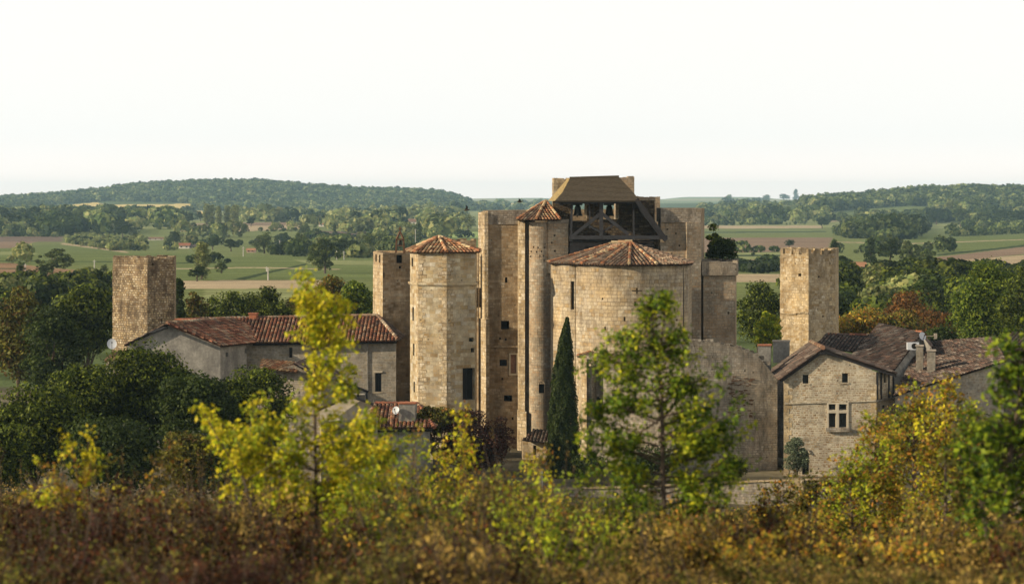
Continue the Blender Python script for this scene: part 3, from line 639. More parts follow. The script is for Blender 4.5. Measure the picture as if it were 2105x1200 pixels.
# far woods: many crowns that read as one mass
def wood(name, label, pts, hw, seed, pal='far', per=110):
    pts = [p for p in pts if not any(abs(CX + p[0] * F / p[1] - f[0]) < f[1] and f[2] - 330 < p[1] < f[2] + 12 for f in FARMS)]
    rng = np.random.default_rng(seed); L = Leaves(); pts = np.array(pts); n = len(pts)
    for k in range(n):
        x, y, h, w = pts[k]; z = gz(x, y); q_ = rng.random(); v_ = rng.uniform(.78, 1.15) if hw else rng.uniform(.55, 1.35); h *= v_; w *= rng.uniform(.8, 1.25) * v_ ** .6
        m = per; dd = rng.normal(size=(m, 3)); dd[:, 2] += 0.35; dd = unit(dd)
        pos = np.array([x, y, z + h * 0.52]) + dd * np.array([w / 2, w / 2, h * 0.5]) * rng.uniform(0.7, 1.08, (m, 1))
        L.add(pos, unit(dd + 0.4 * rng.normal(size=(m, 3))), w * 2.6 / per ** .5, pick(rng, ('deep' if q_ < .22 else 'farpale' if q_ < .36 else pal), m, 0.15) * rng.uniform(0.6, 1.5), 0.9, rng)
    o = link(name, L.mesh(name)); tag(o, label, 'wood', kind='stuff'); return o
def band(poly, spacing, d0, d1, h, w, seed):
    """tree feet spread over the ground that shows inside a photo polygon"""
    rng = np.random.default_rng(seed); out = []; 
    xs = [p[0] for p in poly]; ys = [p[1] for p in poly]; d = d0
    while d < d1:
        step = spacing * rng.uniform(0.7, 1.2); x = X_(min(xs), d)
        while x < X_(max(xs), d):
            xx = x + rng.uniform(-.4, .4) * spacing; yy = d + rng.uniform(-.4, .4) * step
            z = gz(xx, yy); px = CX + xx * F / yy; py = HY + (CZ - z) * F / yy
            if inpoly(np.array([px]), np.array([py]), poly)[0]: out.append((xx, yy, h * rng.uniform(0.75, 1.25), w * rng.uniform(0.75, 1.3)))
            x += spacing * rng.uniform(0.75, 1.25)
        d += step
    return out
# ------------------------------------------------------------------ the fortified village
def closed(path): return path + [path[0]]
def root_at(name, label, cat, px, d, group=None):
    d = float(d)
    x = X_(px, d); return thing(name, label, cat, (x, d, 0.0), group)
def cap(path, z, mat, parent, name='roof'):
    mb = MB(); mb.face([(p[0], p[1], z) for p in path]); return mb.build(name, mat, parent)

# --- left tower
t = root_at('square_tower', 'ochre rubble tower standing alone at the left among dark trees', 'tower', 303, 200)
pth = PL((232, 202.0), (303, 200.0), (358, 201.3), (362, 205.5), (236, 206)); pth = closed(pth); zt = Z_(529, 200.5)
ug = lambda px: u_px(pth, px)[0]
mb = MB(); pn = []
k = ragged(pth, zt, 0.07, 0.5, [(ug(247), ug(253), 0.65), (ug(270), ug(273), 0.3), (ug(318), ug(321), 0.25)], seed=3)
wall(mb, pth, 0, k, [op(pth, 313, 316, 541, 548), op(pth, 331, 334, 656, 664)], 0.6, panes=pn); mb.build('wall', M['ltower'], t); put_panes(pn, t); quoins(pth, [0, 1, 2], 4, zt - .7, M['ltower'], t, .3, 2)

# --- right tower
t = root_at('square_tower', 'cream stone tower with broken battlements rising behind the roofs at the right', 'tower', 1662, 218.0)
pth = closed(PL((1604, 219.9), (1662, 218.0), (1717, 219.3), (1724, 223.5), (1612, 224.0))); ug = lambda px: u_px(pth, px)[0]; zt = Z_(512, 218.5)
mer = [(ug(a), ug(b), h) for a, b, h in ((1610, 1615, .45), (1625, 1630, .5), (1640, 1645, .5), (1652, 1656, .35), (1670, 1675, .4), (1684, 1690, .5), (1700, 1706, .45))]
mb = MB(); pn = []
wall(mb, pth, 0, ragged(pth, zt, 0.06, 0.35, mer, seed=8), [op(pth, 1641, 1647, 562, 568), op(pth, 1681, 1685, 567, 571), op(pth, 1708, 1712, 569, 573), op(pth, 1690, 1693, 648, 652)], 0.5, panes=pn)
mb.build('wall', M['rtower'], t); put_panes(pn, t)
quoins(pth, [0, 1, 2], 4, zt - .6, M['rtower'], t, .34, 1)
mb = MB(); a = pth[0]; b = pth[1]; z = Z_(643, 219.0)
for i in range(7):
    f0, f1 = i / 7, (i + 1) / 7; q0 = (a[0] + (b[0] - a[0]) * f0, a[1] + (b[1] - a[1]) * f0 - 0.06); q1 = (a[0] + (b[0] - a[0]) * f1, a[1] + (b[1] - a[1]) * f1 - 0.06)
    zz = z - 0.09 + (0.14 if f0 > .55 else 0) + 0.03 * math.sin(i * 3); mb.beam((q0[0], q0[1], zz), (q1[0], q1[1], zz), 0.16, 0.10)
mb.build('ledge', M['rtower'], t)

# --- gate tower with bell frame
t = root_at('square_tower', 'narrow tower with slotted top rising between the long roof and the octagonal tower', 'tower', 787, 199)
pth = closed(PL((767, 201.5), (787, 198.5), (862, 199.3), (866, 203.5), (775, 205))); ug = lambda px: u_px(pth, px)[0]; zt = Z_(519, 199)
mb = MB(); pn = []
ops = [op(pth, 771.5, 774.5, 523, 538), op(pth, 779, 782, 524, 540), op(pth, 815, 827, 524, 541), op(pth, 820, 825, 547, 552), op(pth, 788, 790.5, 560, 572)]
wall(mb, pth, 0, ragged(pth, zt, 0.05, 0.6, seed=5), ops, 0.6, panes=pn); mb.build('wall', M['keep'], t); put_panes(pn, t)
mb = MB(); q = [pth[0], pth[1], (pth[1][0], pth[1][1] + .5), (pth[0][0], pth[0][1] + .5)]
a, b = Vector((*pth[0], 0)), Vector((*pth[1], 0)); nn = Vector((b.y - a.y, -(b.x - a.x), 0)).normalized() * 0.012
mb.face([a + nn, b + nn, b + nn + Vector((0, 0, Z_(545, 199))), a + nn + Vector((0, 0, Z_(545, 199)))]); mb.build('quoins', M['edge'], t)  # sheet over the whole sun-facing side, sunlight put into its paler colour
tb = root_at('bell_cote', 'small iron frame with a pointed top holding one bell on the narrow tower', 'bell frame', 822, 198.9); tb.location.z = zt
mb = MB(); d = 198.9; ztop = Z_(466, d)
for s in (-1, 1):
    for yy in (0, .5):
        mb.beam((X_(822 + s * 8.5, d), d + yy, zt - 0.05), (X_(822 + s * 7, d), d + yy, Z_(492, d)), 0.13)
        mb.beam((X_(822 + s * 7, d), d + yy, Z_(492, d)), (X_(822, d), d + .25, Z_(476, d)), 0.12)
mb.beam((X_(814, d), d, Z_(492, d)), (X_(830, d), d, Z_(492, d)), 0.13); mb.beam((X_(814, d), d + .5, Z_(492, d)), (X_(830, d), d + .5, Z_(492, d)), 0.13)
mb.beam((X_(813.5, d), d, Z_(505, d)), (X_(830.5, d), d, Z_(505, d)), 0.09)
mb.beam((X_(822, d), d + .25, Z_(477, d)), (X_(822, d), d + .25, ztop), 0.09)
mb.beam((X_(819, d), d + .25, Z_(470, d)), (X_(825, d), d + .25, Z_(470, d)), 0.07); mb.build('bell_cage', M['brownwood'], tb)
mb = MB(); mb.lathe((X_(822, d), d + .25, Z_(505, d)), [(0.0, .5), (.10, .47), (.13, .3), (.17, .12), (.24, 0), (0, .03)], 12); mb.build('bell', M['bronze'], tb, True)

# --- octagonal stair tower
t = root_at('octagonal_tower', 'golden octagonal tower with a low red tiled cap, left of the keep', 'tower', 910, 187)
pth = closed(PL((843, 185.8), (860, 183.15), (918, 182.5), (977, 183.55), (980, 186.0), (930, 186.8), (862, 186.8)))
zE = Z_(519, 183.0); mb = MB(); pn = []
ops = [op(pth, 847.5, 851, 631, 659, 'slit'), op(pth, 849, 852, 706, 731, 'slit'), op(pth, 850, 853, 784, 806, 'slit'), op(pth, 951, 976, 756, 822, 'door', .5), op(pth, 846, 849.5, 530, 548, 'slit'),
       op(pth, 912, 928, 723, 727), op(pth, 964, 974, 694, 702), op(pth, 968, 975, 715, 724)]
ops = [(a, b, c, d_, 'hole' if k_ == 'slit' else k_, e_) for a, b, c, d_, k_, e_ in ops]
wall(mb, pth, 0, zE, ops, panes=pn); mb.build('wall', M['gold'], t); put_panes(pn, t); quoins(pth, [1, 2], 0, zE - .05, M['edge'], t, .3, 3, .012)
mb = MB(); off = offset_path(pth, -0.15); off2 = offset_path(pth, -0.08)
zc = Z_(582, 184); mb.prism(off[:-1], zc - .09, zc + .06, (.5,) * 3, True); mb.prism(off2[:-1], zc - .17, zc - .092, (.5,) * 3, True); mb.build('string_course', M['gold'], t)
mb = MB(); q = [pth[0], pth[1]]; a, b = Vector((*q[0], 0)), Vector((*q[1], 0)); nn = Vector((b.y - a.y, -(b.x - a.x), 0)).normalized() * 0.012
rm = MB(); ap = Vector(P(902, 488, 185.2)); eo = offset_path(pth, -0.32)[:-1]; ez = zE + 0.02
for i in range(len(eo)):
    a, b = eo[i], eo[(i + 1) % len(eo)]
    tiles(rm, [(a[0], a[1], ez), (b[0], b[1], ez), tuple(ap)], 'orange', 0.29, 0.42, i)
    ridge(rm, (a[0], a[1], ez + .08), ap + Vector((0, 0, .08)), 'orange', .12, i, 1.35)
rm.face([(p[0], p[1], zE + 0.004) for p in offset_path(pth, -0.28)[:-1]][::-1], None, (.02, .015, .01))
rm.build('roof', M['tile'], t)
# broken wall top beside the cap
t2 = root_at('ruined_wall', 'stub of ruined stone wall crumbling behind the octagonal tower cap', 'wall', 962, 190.5)
mb = MB(); pp = closed(PL((938, 195.1), (978, 195), (979, 195.9), (940, 196)))
wall(mb, pp, 0, ragged(pp, Z_(494, 192), .12, .4, seed=4), [], .3); mb.build('wall', M['keep'], t2)

# --- keep
kd = 192.5
t = root_at('castle_keep', 'massive brown stone keep with tall flat walls behind the bell gable', 'castle', 1040, kd); KEEP = t
zt = Z_(434, 192.5); pth = closed(PL((986, 197), (1003, 192.5), (1100, 192.7), (1250, 195.7), (1358, 195.7), (1359, 194.9), (1440, 195), (1448, 205.5), (995, 205.5)))
ug = lambda px: u_px(pth, px)[0]
mb = MB(); pn = []
U = ug(1100); k = [(0, Z_(437, 194.5)), (cum(pth)[1] - 1e-4, zt), (cum(pth)[1], zt), (ug(1085), zt), (ug(1100), zt), (ug(1100), Z_(470, 192.5)), (ug(1356), Z_(470, 195.5)), (ug(1356), Z_(429, 195)), (ug(1439), Z_(429, 195)),
     (cum(pth)[7], Z_(429, 195)), (cum(pth)[8], zt), (cum(pth)[-1], Z_(437, 194.5))]
ops = [op(pth, 1038, 1043, 570, 581, 'hole', .3), op(pth, 1030, 1047, 659, 677, 'hole', .7), op(pth, 1026, 1030, 693, 698), op(pth, 1038, 1042, 695, 700), op(pth, 1027, 1042, 739, 752, 'hole', .25),
       op(pth, 1050, 1061, 729, 766, 'blocked', .12), op(pth, 1031, 1034.5, 776, 781), op(pth, 1036, 1053, 812, 825, 'hole', .8), op(pth, 1052, 1056, 857, 863),
       op(pth, 1379, 1382, 520, 524), op(pth, 1395, 1398, 503, 507), op(pth, 1425, 1428, 472, 477), op(pth, 1370, 1374, 470, 473)]
wall(mb, pth, 0, k, ops, .8, panes=pn); mb.build('wall', M['keep'], t)
blk = [p for p in pn if p[0] == 'blocked']; pn = [p for p in pn if p[0] != 'blocked']; put_panes(pn, t)
mb = MB(); q = blk[0][1]; mb.face(q); mb.build('blocked_window', M['infill'], t)
def frame_on(path, x0, x1, y0, y1, w, mat, parent, name='window_frame', proud=.03):
    mb = MB(); (u0, d0), (u1, d1) = u_px(path, x0), u_px(path, x1); a, _ = at_u(path, cum(path), u0); b, _ = at_u(path, cum(path), u1); z0, z1 = Z_(y1, d0), Z_(y0, d0)
    a = Vector((a[0], a[1] - proud, 0)); b = Vector((b[0], b[1] - proud, 0)); zz = Vector((0, 0, 1))
    mb.beam(a + zz * z0, a + zz * z1, w, .12); mb.beam(b + zz * z0, b + zz * z1, w, .12)
    x = (b - a).normalized() * w / 2
    mb.beam(a + zz * z1 - x, b + zz * z1 + x, w, .12, (0, 1, 0)); mb.beam(a + zz * (z0 - .05) - x, b + zz * (z0 - .05) + x, w, .14, (0, 1, 0)); return mb.build(name, mat, parent)
frame_on(pth, 1048, 1063, 727, 768, .11, M['cream'], t)
# parapet bands
for x0, x1, dd, yt, yb in ((1003, 1100, 192.5, 434, 461), (1359, 1441, 189.75, 428.5, 457)):
    mb = MB(); mb.prism([(X_(x0 - .5, dd), dd - .07), (X_(x1, dd), dd - .07 + (.2 if x0 < 1100 else .1)), (X_(x1, dd), dd + (.9 if x0 < 1100 else 6)), (X_(x0 - .5, dd), dd + (.9 if x0 < 1100 else 6))], Z_(yb, dd), Z_(yt, dd) + .03, (.5,) * 3, True); mb.build('parapet', M['grey'], t)
mb = MB(); mb.beam((X_(1004, 192.5), 192.45, Z_(712, 192.5)), (X_(1070, 192.5), 192.5, Z_(712, 192.5)), .2, .16); mb.build('string_course', M['keep'], t)
# left flank, sunlight also put into its paler stone, stepped out at its foot
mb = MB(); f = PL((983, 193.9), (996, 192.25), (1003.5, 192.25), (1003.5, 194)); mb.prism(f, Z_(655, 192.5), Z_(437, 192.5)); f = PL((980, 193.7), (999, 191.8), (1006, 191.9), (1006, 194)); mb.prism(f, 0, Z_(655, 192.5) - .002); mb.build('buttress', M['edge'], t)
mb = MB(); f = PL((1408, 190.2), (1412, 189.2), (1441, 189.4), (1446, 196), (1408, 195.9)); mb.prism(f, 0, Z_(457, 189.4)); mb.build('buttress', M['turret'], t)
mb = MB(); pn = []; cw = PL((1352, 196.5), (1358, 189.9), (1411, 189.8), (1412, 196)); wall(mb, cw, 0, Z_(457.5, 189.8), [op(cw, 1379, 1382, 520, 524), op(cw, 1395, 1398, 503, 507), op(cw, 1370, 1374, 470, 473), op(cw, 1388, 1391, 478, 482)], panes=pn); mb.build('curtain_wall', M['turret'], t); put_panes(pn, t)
# raised corner piers that carry the bell gable roof
for x0, x1, d0, yt, s_ in ((1135, 1170, 197, 367, 1), (1262, 1304, 197.5, 364, 2), (1304, 1357, 198, 405, 3)):
    mb = MB(); pp = closed(PL((x0, d0 + .4), (x0 + 3, d0), (x1, d0), (x1, d0 + 2.2), (x0, d0 + 2.2))); wall(mb, pp, Z_(520, d0), ragged(pp, Z_(yt, d0), .07, .4, seed=s_ + 20), [], .3)
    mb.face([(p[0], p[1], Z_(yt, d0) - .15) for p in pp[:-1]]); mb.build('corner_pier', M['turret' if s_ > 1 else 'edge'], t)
# recessed bay between octagon and keep
mb = MB(); pn = []; pth = PL((970, 193.1), (983.5, 192.8), (985, 193.1)); wall(mb, pth, 0, Z_(520, 193), [op(pth, 979, 983, 592, 632, 'hole')], panes=pn); mb.build('link_wall', M['keep'], t); put_panes(pn, t)

# --- stair turret
t = root_at('stair_turret', 'tall slim stair turret with a pointed tiled cap, left of the bell gable', 'turret', 1110, 191.8); mb = MB(); pn = []
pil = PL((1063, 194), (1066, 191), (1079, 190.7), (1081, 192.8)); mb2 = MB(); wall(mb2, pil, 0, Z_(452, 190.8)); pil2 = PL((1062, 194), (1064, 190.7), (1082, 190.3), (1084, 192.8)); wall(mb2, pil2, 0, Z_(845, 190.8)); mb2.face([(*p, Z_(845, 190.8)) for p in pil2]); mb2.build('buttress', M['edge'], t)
def arc(pc, d0, rp, a0, a1, n): 
    r = rp * d0 / F; return [(X_(pc, d0) + r * math.sin(R(a0 + (a1 - a0) * i / n)), d0 - r * math.cos(R(a0 + (a1 - a0) * i / n))) for i in range(n + 1)]
low = arc(1112, 191, 25, -100, 100, 20)
ops = [op(low, 1107.5, 1119, 789, 808, 'hole', .3)]
rg = random.Random(5)
for hx, hy in ((1097, 508), (1106, 509), (1120, 509), (1092, 517), (1103, 518), (1113, 517), (1091, 527), (1110, 526), (1117, 526), (1119, 535)): ops.append(op(low, hx - 1.3, hx + 1.3, hy - 1.8, hy + 1.8, 'hole', .2))
wall(mb, low, 0, Z_(456, 190.8), ops, panes=pn)
up = PL((1126, 192.3), (1127, 190.05), (1168, 190.4), (1171, 194.8)); ops = [op(up, 1138, 1142, 482, 486), op(up, 1133, 1136, 497, 501), op(up, 1139, 1142.5, 514, 518)]
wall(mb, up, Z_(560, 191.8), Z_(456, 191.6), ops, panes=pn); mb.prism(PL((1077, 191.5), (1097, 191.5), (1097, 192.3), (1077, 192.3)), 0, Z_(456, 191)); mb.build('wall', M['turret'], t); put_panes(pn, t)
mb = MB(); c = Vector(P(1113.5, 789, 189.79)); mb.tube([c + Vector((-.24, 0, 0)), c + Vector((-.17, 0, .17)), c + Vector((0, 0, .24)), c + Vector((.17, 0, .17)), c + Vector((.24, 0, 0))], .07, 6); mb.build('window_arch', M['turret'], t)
mb = MB(); ap = Vector(P(1122, 414, 193)); ez = Z_(451, 191.4); eo = PL((1062, 193.4), (1064, 190), (1102, 189.3), (1151, 189.9), (1152, 194.8), (1120, 196.3))
for i in range(len(eo)):
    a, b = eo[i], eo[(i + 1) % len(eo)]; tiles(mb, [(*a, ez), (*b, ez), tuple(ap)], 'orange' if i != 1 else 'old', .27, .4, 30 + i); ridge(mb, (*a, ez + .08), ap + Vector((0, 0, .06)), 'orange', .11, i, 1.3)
mb.face([(*p, ez - .09) for p in eo][::-1], None, (.05, .03, .02)); mb.build('roof', M['tile'], t)
mb = MB(); mb.prism(PL((1125, 191.6), (1126, 189.95), (1169, 190.3), (1172, 194)), Z_(460, 190), Z_(451, 190)); mb.build('coping', M['grey'], t)

# --- bell gable with its timber penthouse
bd = 191.8
t = root_at('bell_gable', 'bell gable with two bells under a dark shingled timber roof on top of the keep', 'belfry', 1240, bd)
mb = MB(); y0, y1 = bd, bd + .9; z0 = Z_(545, bd); zw = Z_(412, bd)
def bx(a, b, t_, u_): mb.box(X_(a, bd), X_(b, bd), y0, y1, Z_(u_, bd), Z_(t_, bd))
bx(1136, 1174, 412, 545); bx(1207, 1239, 412, 545); bx(1272, 1345, 412, 545); bx(1174, 1207, 454, 545); bx(1239, 1272, 451, 545)
bx(1174, 1207, 408, 416); bx(1239, 1272, 408, 415)
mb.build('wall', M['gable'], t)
for a, b, t_, u_ in ((1202, 1207.5, 417, 451), (1267, 1272.5, 416, 449)):
    mb = MB(); mb.box(X_(a, bd), X_(b, bd), bd + .12, bd + .93, Z_(u_, bd), Z_(t_, bd)); mb.build('jamb', M['edge'], t)  # only the sun-facing jamb is paler, its sunlight put into the colour
for bxp in (1187, 1252):
    tb = root_at('church_bell', 'bronze bell in the left opening of the bell gable' if bxp == 1187 else 'bronze bell in the right opening of the bell gable', 'bell', bxp, bd + .45, 'bells in the gable'); tb.location.z = Z_(448, bd)
    mb = MB(); zc = Z_(444, bd); mb.lathe((X_(bxp + 1, bd), bd + .45, zc), [(0, .88), (.14, .86), (.24, .72), (.27, .45), (.31, .2), (.40, 0), (.36, 0), (0, .1)], 18); mb.build('bell_body', M['bronze'], tb, True)
    mb = MB(); mb.beam((X_(bxp, bd) - .42, bd + .45, zc + .95), (X_(bxp, bd) + .42, bd + .45, zc + .95), .16, .2); mb.build('headstock', M['wood'], tb)
    mb = MB(); mb.tube([(X_(bxp, bd), bd + .45, zc + .1), (X_(bxp, bd), bd + .45, zc - .08)], [.03, .07], 8); mb.build('clapper', M['iron'], tb)
# roof slabs
def slab(pts, th, mat, name, parent):
    v = [Vector(p) for p in pts]; n = (v[1] - v[0]).cross(v[2] - v[0]).normalized()
    if n.z < 0: n = -n
    mb = MB(); mb.face(v); w = [p - n * th for p in v]; mb.face(w[::-1])
    for i in range(len(v)): j = (i + 1) % len(v); mb.face([v[i], v[j], w[j], w[i]])
    return mb.build(name, mat, parent)
RL, RR = P(1172, 366, 191.6), P(1271, 363, 191.6); EL, ER = P(1141, 413, 188.9), P(1316, 413, 188.9)
BLr = (X_(1128, 194.6), 194.6, Z_(413, 190)); 
mb = MB(); n = 7
# front slope flares towards the eave: two planes
ML, MR = P(1156, 396, 190.1), P(1300, 394, 190.1)
def courses(A, B, C, D, nc, name, mat, parent, lift=.03):
    mb = MB(); A, B, C, D = map(Vector, (A, B, C, D)); nn = (B - A).cross(D - A).normalized(); nn = nn if nn.z > 0 else -nn
    for i in range(nc):
        f0, f1 = i / nc, (i + 1) / nc; a, b, c, d = A.lerp(D, f0), B.lerp(C, f0), B.lerp(C, f1), A.lerp(D, f1)
        m = max(2, int((b - a).length / .22)); rg = random.Random(i + 7)
        for j in range(m):
            g0, g1 = j / m, (j + 1) / m; l = nn * (lift + rg.uniform(0, .018)); mb.face([a.lerp(b, g0) + l, a.lerp(b, g1) + l, d.lerp(c, g1) + nn * .004, d.lerp(c, g0) + nn * .004])
            mb.face([a.lerp(b, g0), a.lerp(b, g1), a.lerp(b, g1) + l, a.lerp(b, g0) + l])
    w = -nn * .1; mb.face([A + w, D + w, C + w, B + w]); mb.face([A, B, B + w, A + w][::-1]); mb.face([B, C, C + w, B + w]); mb.face([D, A, A + w, D + w]); return mb.build(name, mat, parent)
courses(EL, ER, MR, ML, 7, 'roof_front', M['shingle'], t); courses(ML, MR, RR, RL, 12, 'roof_front', M['shingle'], t)
mb = MB(); mb.beam(Vector(RL) + Vector((-.05, 0, .03)), Vector(RR) + Vector((.05, 0, .03)), .22, .12); mb.build('ridge_cap', M['shingle'], t)
slab([EL, ML, RL, P(1168, 367, 193.5), BLr], .08, M['lichen'], 'roof_hip', t)
slab([P(1316, 413, 188.9), MR, RR, P(1271, 363, 194.2), P(1285, 400, 196)], .12, M['shingle'], 'roof_side', t)
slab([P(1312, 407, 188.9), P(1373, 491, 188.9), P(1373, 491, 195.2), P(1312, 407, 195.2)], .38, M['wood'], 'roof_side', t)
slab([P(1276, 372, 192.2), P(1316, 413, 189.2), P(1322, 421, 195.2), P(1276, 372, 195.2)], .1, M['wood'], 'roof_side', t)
# truss
fb = MB(); q = lambda px, py, d=189.5: Vector(P(px, py, d))
def bm(a, b, w, h=None, name='beam'):
    m_ = MB(); m_.beam(a, b, w, h, (0, -1, 0)); return m_.build(name, M['truss'], t)
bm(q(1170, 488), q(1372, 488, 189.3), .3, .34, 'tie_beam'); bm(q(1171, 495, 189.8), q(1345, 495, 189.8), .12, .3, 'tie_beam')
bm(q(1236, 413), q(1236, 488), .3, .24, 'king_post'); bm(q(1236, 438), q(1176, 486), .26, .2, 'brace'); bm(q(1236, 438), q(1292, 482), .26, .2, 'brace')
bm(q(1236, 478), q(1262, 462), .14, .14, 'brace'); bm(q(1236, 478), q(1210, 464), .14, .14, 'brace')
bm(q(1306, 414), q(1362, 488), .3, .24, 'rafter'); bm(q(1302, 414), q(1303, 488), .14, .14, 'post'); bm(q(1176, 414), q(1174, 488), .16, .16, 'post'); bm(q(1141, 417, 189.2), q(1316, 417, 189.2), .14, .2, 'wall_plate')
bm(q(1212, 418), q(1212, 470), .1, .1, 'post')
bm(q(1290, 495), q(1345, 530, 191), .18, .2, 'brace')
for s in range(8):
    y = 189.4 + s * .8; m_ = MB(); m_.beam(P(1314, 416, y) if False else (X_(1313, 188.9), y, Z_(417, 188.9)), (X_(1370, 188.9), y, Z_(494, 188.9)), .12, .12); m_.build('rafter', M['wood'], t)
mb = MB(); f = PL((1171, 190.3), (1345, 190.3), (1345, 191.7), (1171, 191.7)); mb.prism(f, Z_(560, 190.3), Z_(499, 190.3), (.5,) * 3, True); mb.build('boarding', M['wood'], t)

# --- apse
t = root_at('church_apse', 'round grey ashlar apse with a fan shaped red tiled roof', 'church', 1290, 182.5)
zE = Z_(544, 181)
pth = PL((1132, 188), (1136, 184.9), (1155, 183.5), (1171, 182.8), (1182, 182.6)) + arc(1298, 183.55, 118, -78, 78, 22) + PL((1418, 185.5), (1422, 188.5))
pn = []; mb = MB()
ops = [op(pth, 1173, 1180, 578, 636, 'hole', .25), op(pth, 1304, 1307.5, 620, 629), op(pth, 1282, 1285.5, 651, 660), op(pth, 1242, 1245.5, 671, 679), op(pth, 1299, 1320, 596.5, 598.5, 'hole', .2), op(pth, 1308, 1311, 592, 604, 'hole', .2),
       op(pth, 1237, 1240, 612, 616), op(pth, 1390, 1393, 655, 660)]
wall(mb, pth, 0, zE, ops, panes=pn); mb.build('wall', M['apse'], t); put_panes(pn, t)
mb = MB(); mb.tube([P(1404, 548, 181.4), P(1405, 600, 181.4), P(1405, 690, 181.4)], .045, 6); mb.build('downpipe', M['iron'], t)
ap = Vector(P(1296, 499, 186.7)); ap2 = Vector(P(1262, 501, 186.7)); ez = zE + .04
eo = PL((1126, 188), (1130, 184.4), (1180, 182)) + [arc(1300, 183.4, 126, -58, 72, 5)[i] for i in range(6)] + PL((1426, 187))
mb = MB(); h_ = lambda i: 0.10 * math.sin(i * 1.7)
for i in range(len(eo) - 1):
    a, b = (*eo[i], ez), (*eo[i + 1], ez); top = [tuple(ap2)] if i < 2 else ([tuple(ap), tuple(ap2)] if i == 2 else [tuple(ap)])
    if i == 2: tiles(mb, [a, b, tuple(ap)], 'old', .29, .42, 60 + i); mb.face([Vector(a), ap, ap2], None, (.2, .1, .05)); tiles(mb, [a, tuple(ap), tuple(ap2)], 'old', .29, .42, 77)
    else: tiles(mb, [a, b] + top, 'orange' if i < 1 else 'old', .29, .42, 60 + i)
    if i in (1, 2, 3, 4, 5, 6): ridge(mb, (a[0], a[1], ez + .1), (ap2 if i < 2 else ap) + Vector((0, 0, .08)), 'orange', .11, i, 1.15)
ridge(mb, ap2 + Vector((-.2, 0, .05)), ap + Vector((.1, 0, .08)), 'orange', .16, 5, 1.3)
mb.face([(*p, ez - .1) for p in eo][::-1], None, (.05, .03, .02)); mb.build('roof', M['tile'], t)

# --- ruined tower on the right flank of the keep
t = root_at('ruined_tower', 'roofless grey tower with ragged top and bushes growing on it, right of the keep', 'tower', 1480, 189.5)
pth = closed(PL((1440, 191.30), (1446, 189.80), (1512, 190.00), (1514, 194.80), (1440, 195.80))); mb = MB(); pn = []
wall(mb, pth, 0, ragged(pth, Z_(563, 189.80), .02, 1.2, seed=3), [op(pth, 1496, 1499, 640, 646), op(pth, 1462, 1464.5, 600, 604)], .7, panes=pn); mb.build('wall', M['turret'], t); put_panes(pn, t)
o2 = closed(PL((1441, 190.80), (1443, 189.55), (1516, 189.75), (1518, 195.00), (1438, 196.00))); mb = MB(); wall(mb, o2, Z_(566, 189.80), ragged(o2, Z_(537, 189.80), .09, .4, seed=9, holes=.12), [], .9)
mb.face([(*p, Z_(545, 189.80)) for p in o2[:-1]]); mb.build('parapet', M['grey'], t)

# --- rampart / lower chapel in front of the apse
t = root_at('rampart_wall', 'long weathered grey rampart with a sloping broken top below the apse', 'wall', 1420, 175)
pth = PL((1189, 184), (1194, 179.2), (1207, 178.2), (1300, 176.4), (1400, 175.2), (1598, 176.0), (1601, 181)); pn = []; mb = MB()
kn = [(1194, 731), (1207, 731), (1290, 742), (1300, 742), (1395, 706), (1420, 699), (1438, 698), (1470, 704), (1500, 711), (1520, 716), (1545, 722), (1562, 736), (1580, 757), (1597, 778)]
kn = knots_px(pth, kn); rg = random.Random(2); kn = [(u, z + rg.uniform(-.05, .05)) for u, z in kn]
ops = [op(pth, 1216, 1240, 752, 862, 'door', .9), op(pth, 1424, 1436, 800, 862, 'window', .4), op(pth, 1258, 1268, 800, 850, 'window', .4), op(pth, 1530, 1533, 760, 764)]
wall(mb, pth, 0, kn, ops, .8, panes=pn); mb.build('wall', M['grey'], t); put_panes(pn, t)
mb = MB(); rg = random.Random(12); us = cum(pth); u = u_px(pth, 1400)[0]
while u < u_px(pth, 1590)[0]:
    p, _ = at_u(pth, us, u); z = topval(kn, u, 1); w = rg.uniform(.2, .5)
    mb.box(p[0], p[0] + w, p[1] + rg.uniform(.0, .2), p[1] + rg.uniform(.4, .75), z - .15, z + rg.uniform(.02, .14)); u += w * rg.uniform(.8, 1.6)
mb.build('coping', M['grey'], t)
mb = MB(); f = PL((1191, 181), (1196, 178.3), (1206, 177.9), (1206, 180)); wall(mb, f, 0, Z_(735, 178)); mb.build('corner_pier', M['edge'], t)
mb = MB(); pts = [(X_(1214 + 13 * (1 - math.cos(R(a))), 178), 177.75 + .0 * a, Z_(752, 178) + .40 * math.sin(R(a))) for a in range(0, 181, 20)]
mb.tube(pts, .16, 6); mb.build('gate_arch', M['edge'], t)
mb = MB(); rg = random.Random(4)
for i in range(60):
    u = u_px(pth, rg.uniform(1495, 1545))[0]; p, _ = at_u(pth, us, u); z = Z_(rg.uniform(775, 862), 175.4); mb.box(p[0], p[0] + rg.uniform(.12, .3), p[1] - .05, p[1] + .1, z, z + rg.uniform(.05, .1))
mb.build('exposed_bricks', M['brownwood'], t)
mb = MB(); tiles(mb, [P(1187, 733, 178.9), P(1297, 748, 175.8), P(1292, 704, 184.4), P(1284, 702, 184.9)], 'old', .28, .42, 3)
tiles(mb, [P(1297, 748, 175.8), P(1398, 716, 174.9), P(1400, 694, 184.6), P(1290, 703, 184.6)], 'brown', .28, .42, 4)
ridge(mb, P(1188, 731, 179), P(1290, 701, 184.6), 'orange', .13, 2); mb.build('roof', M['tile'], t)
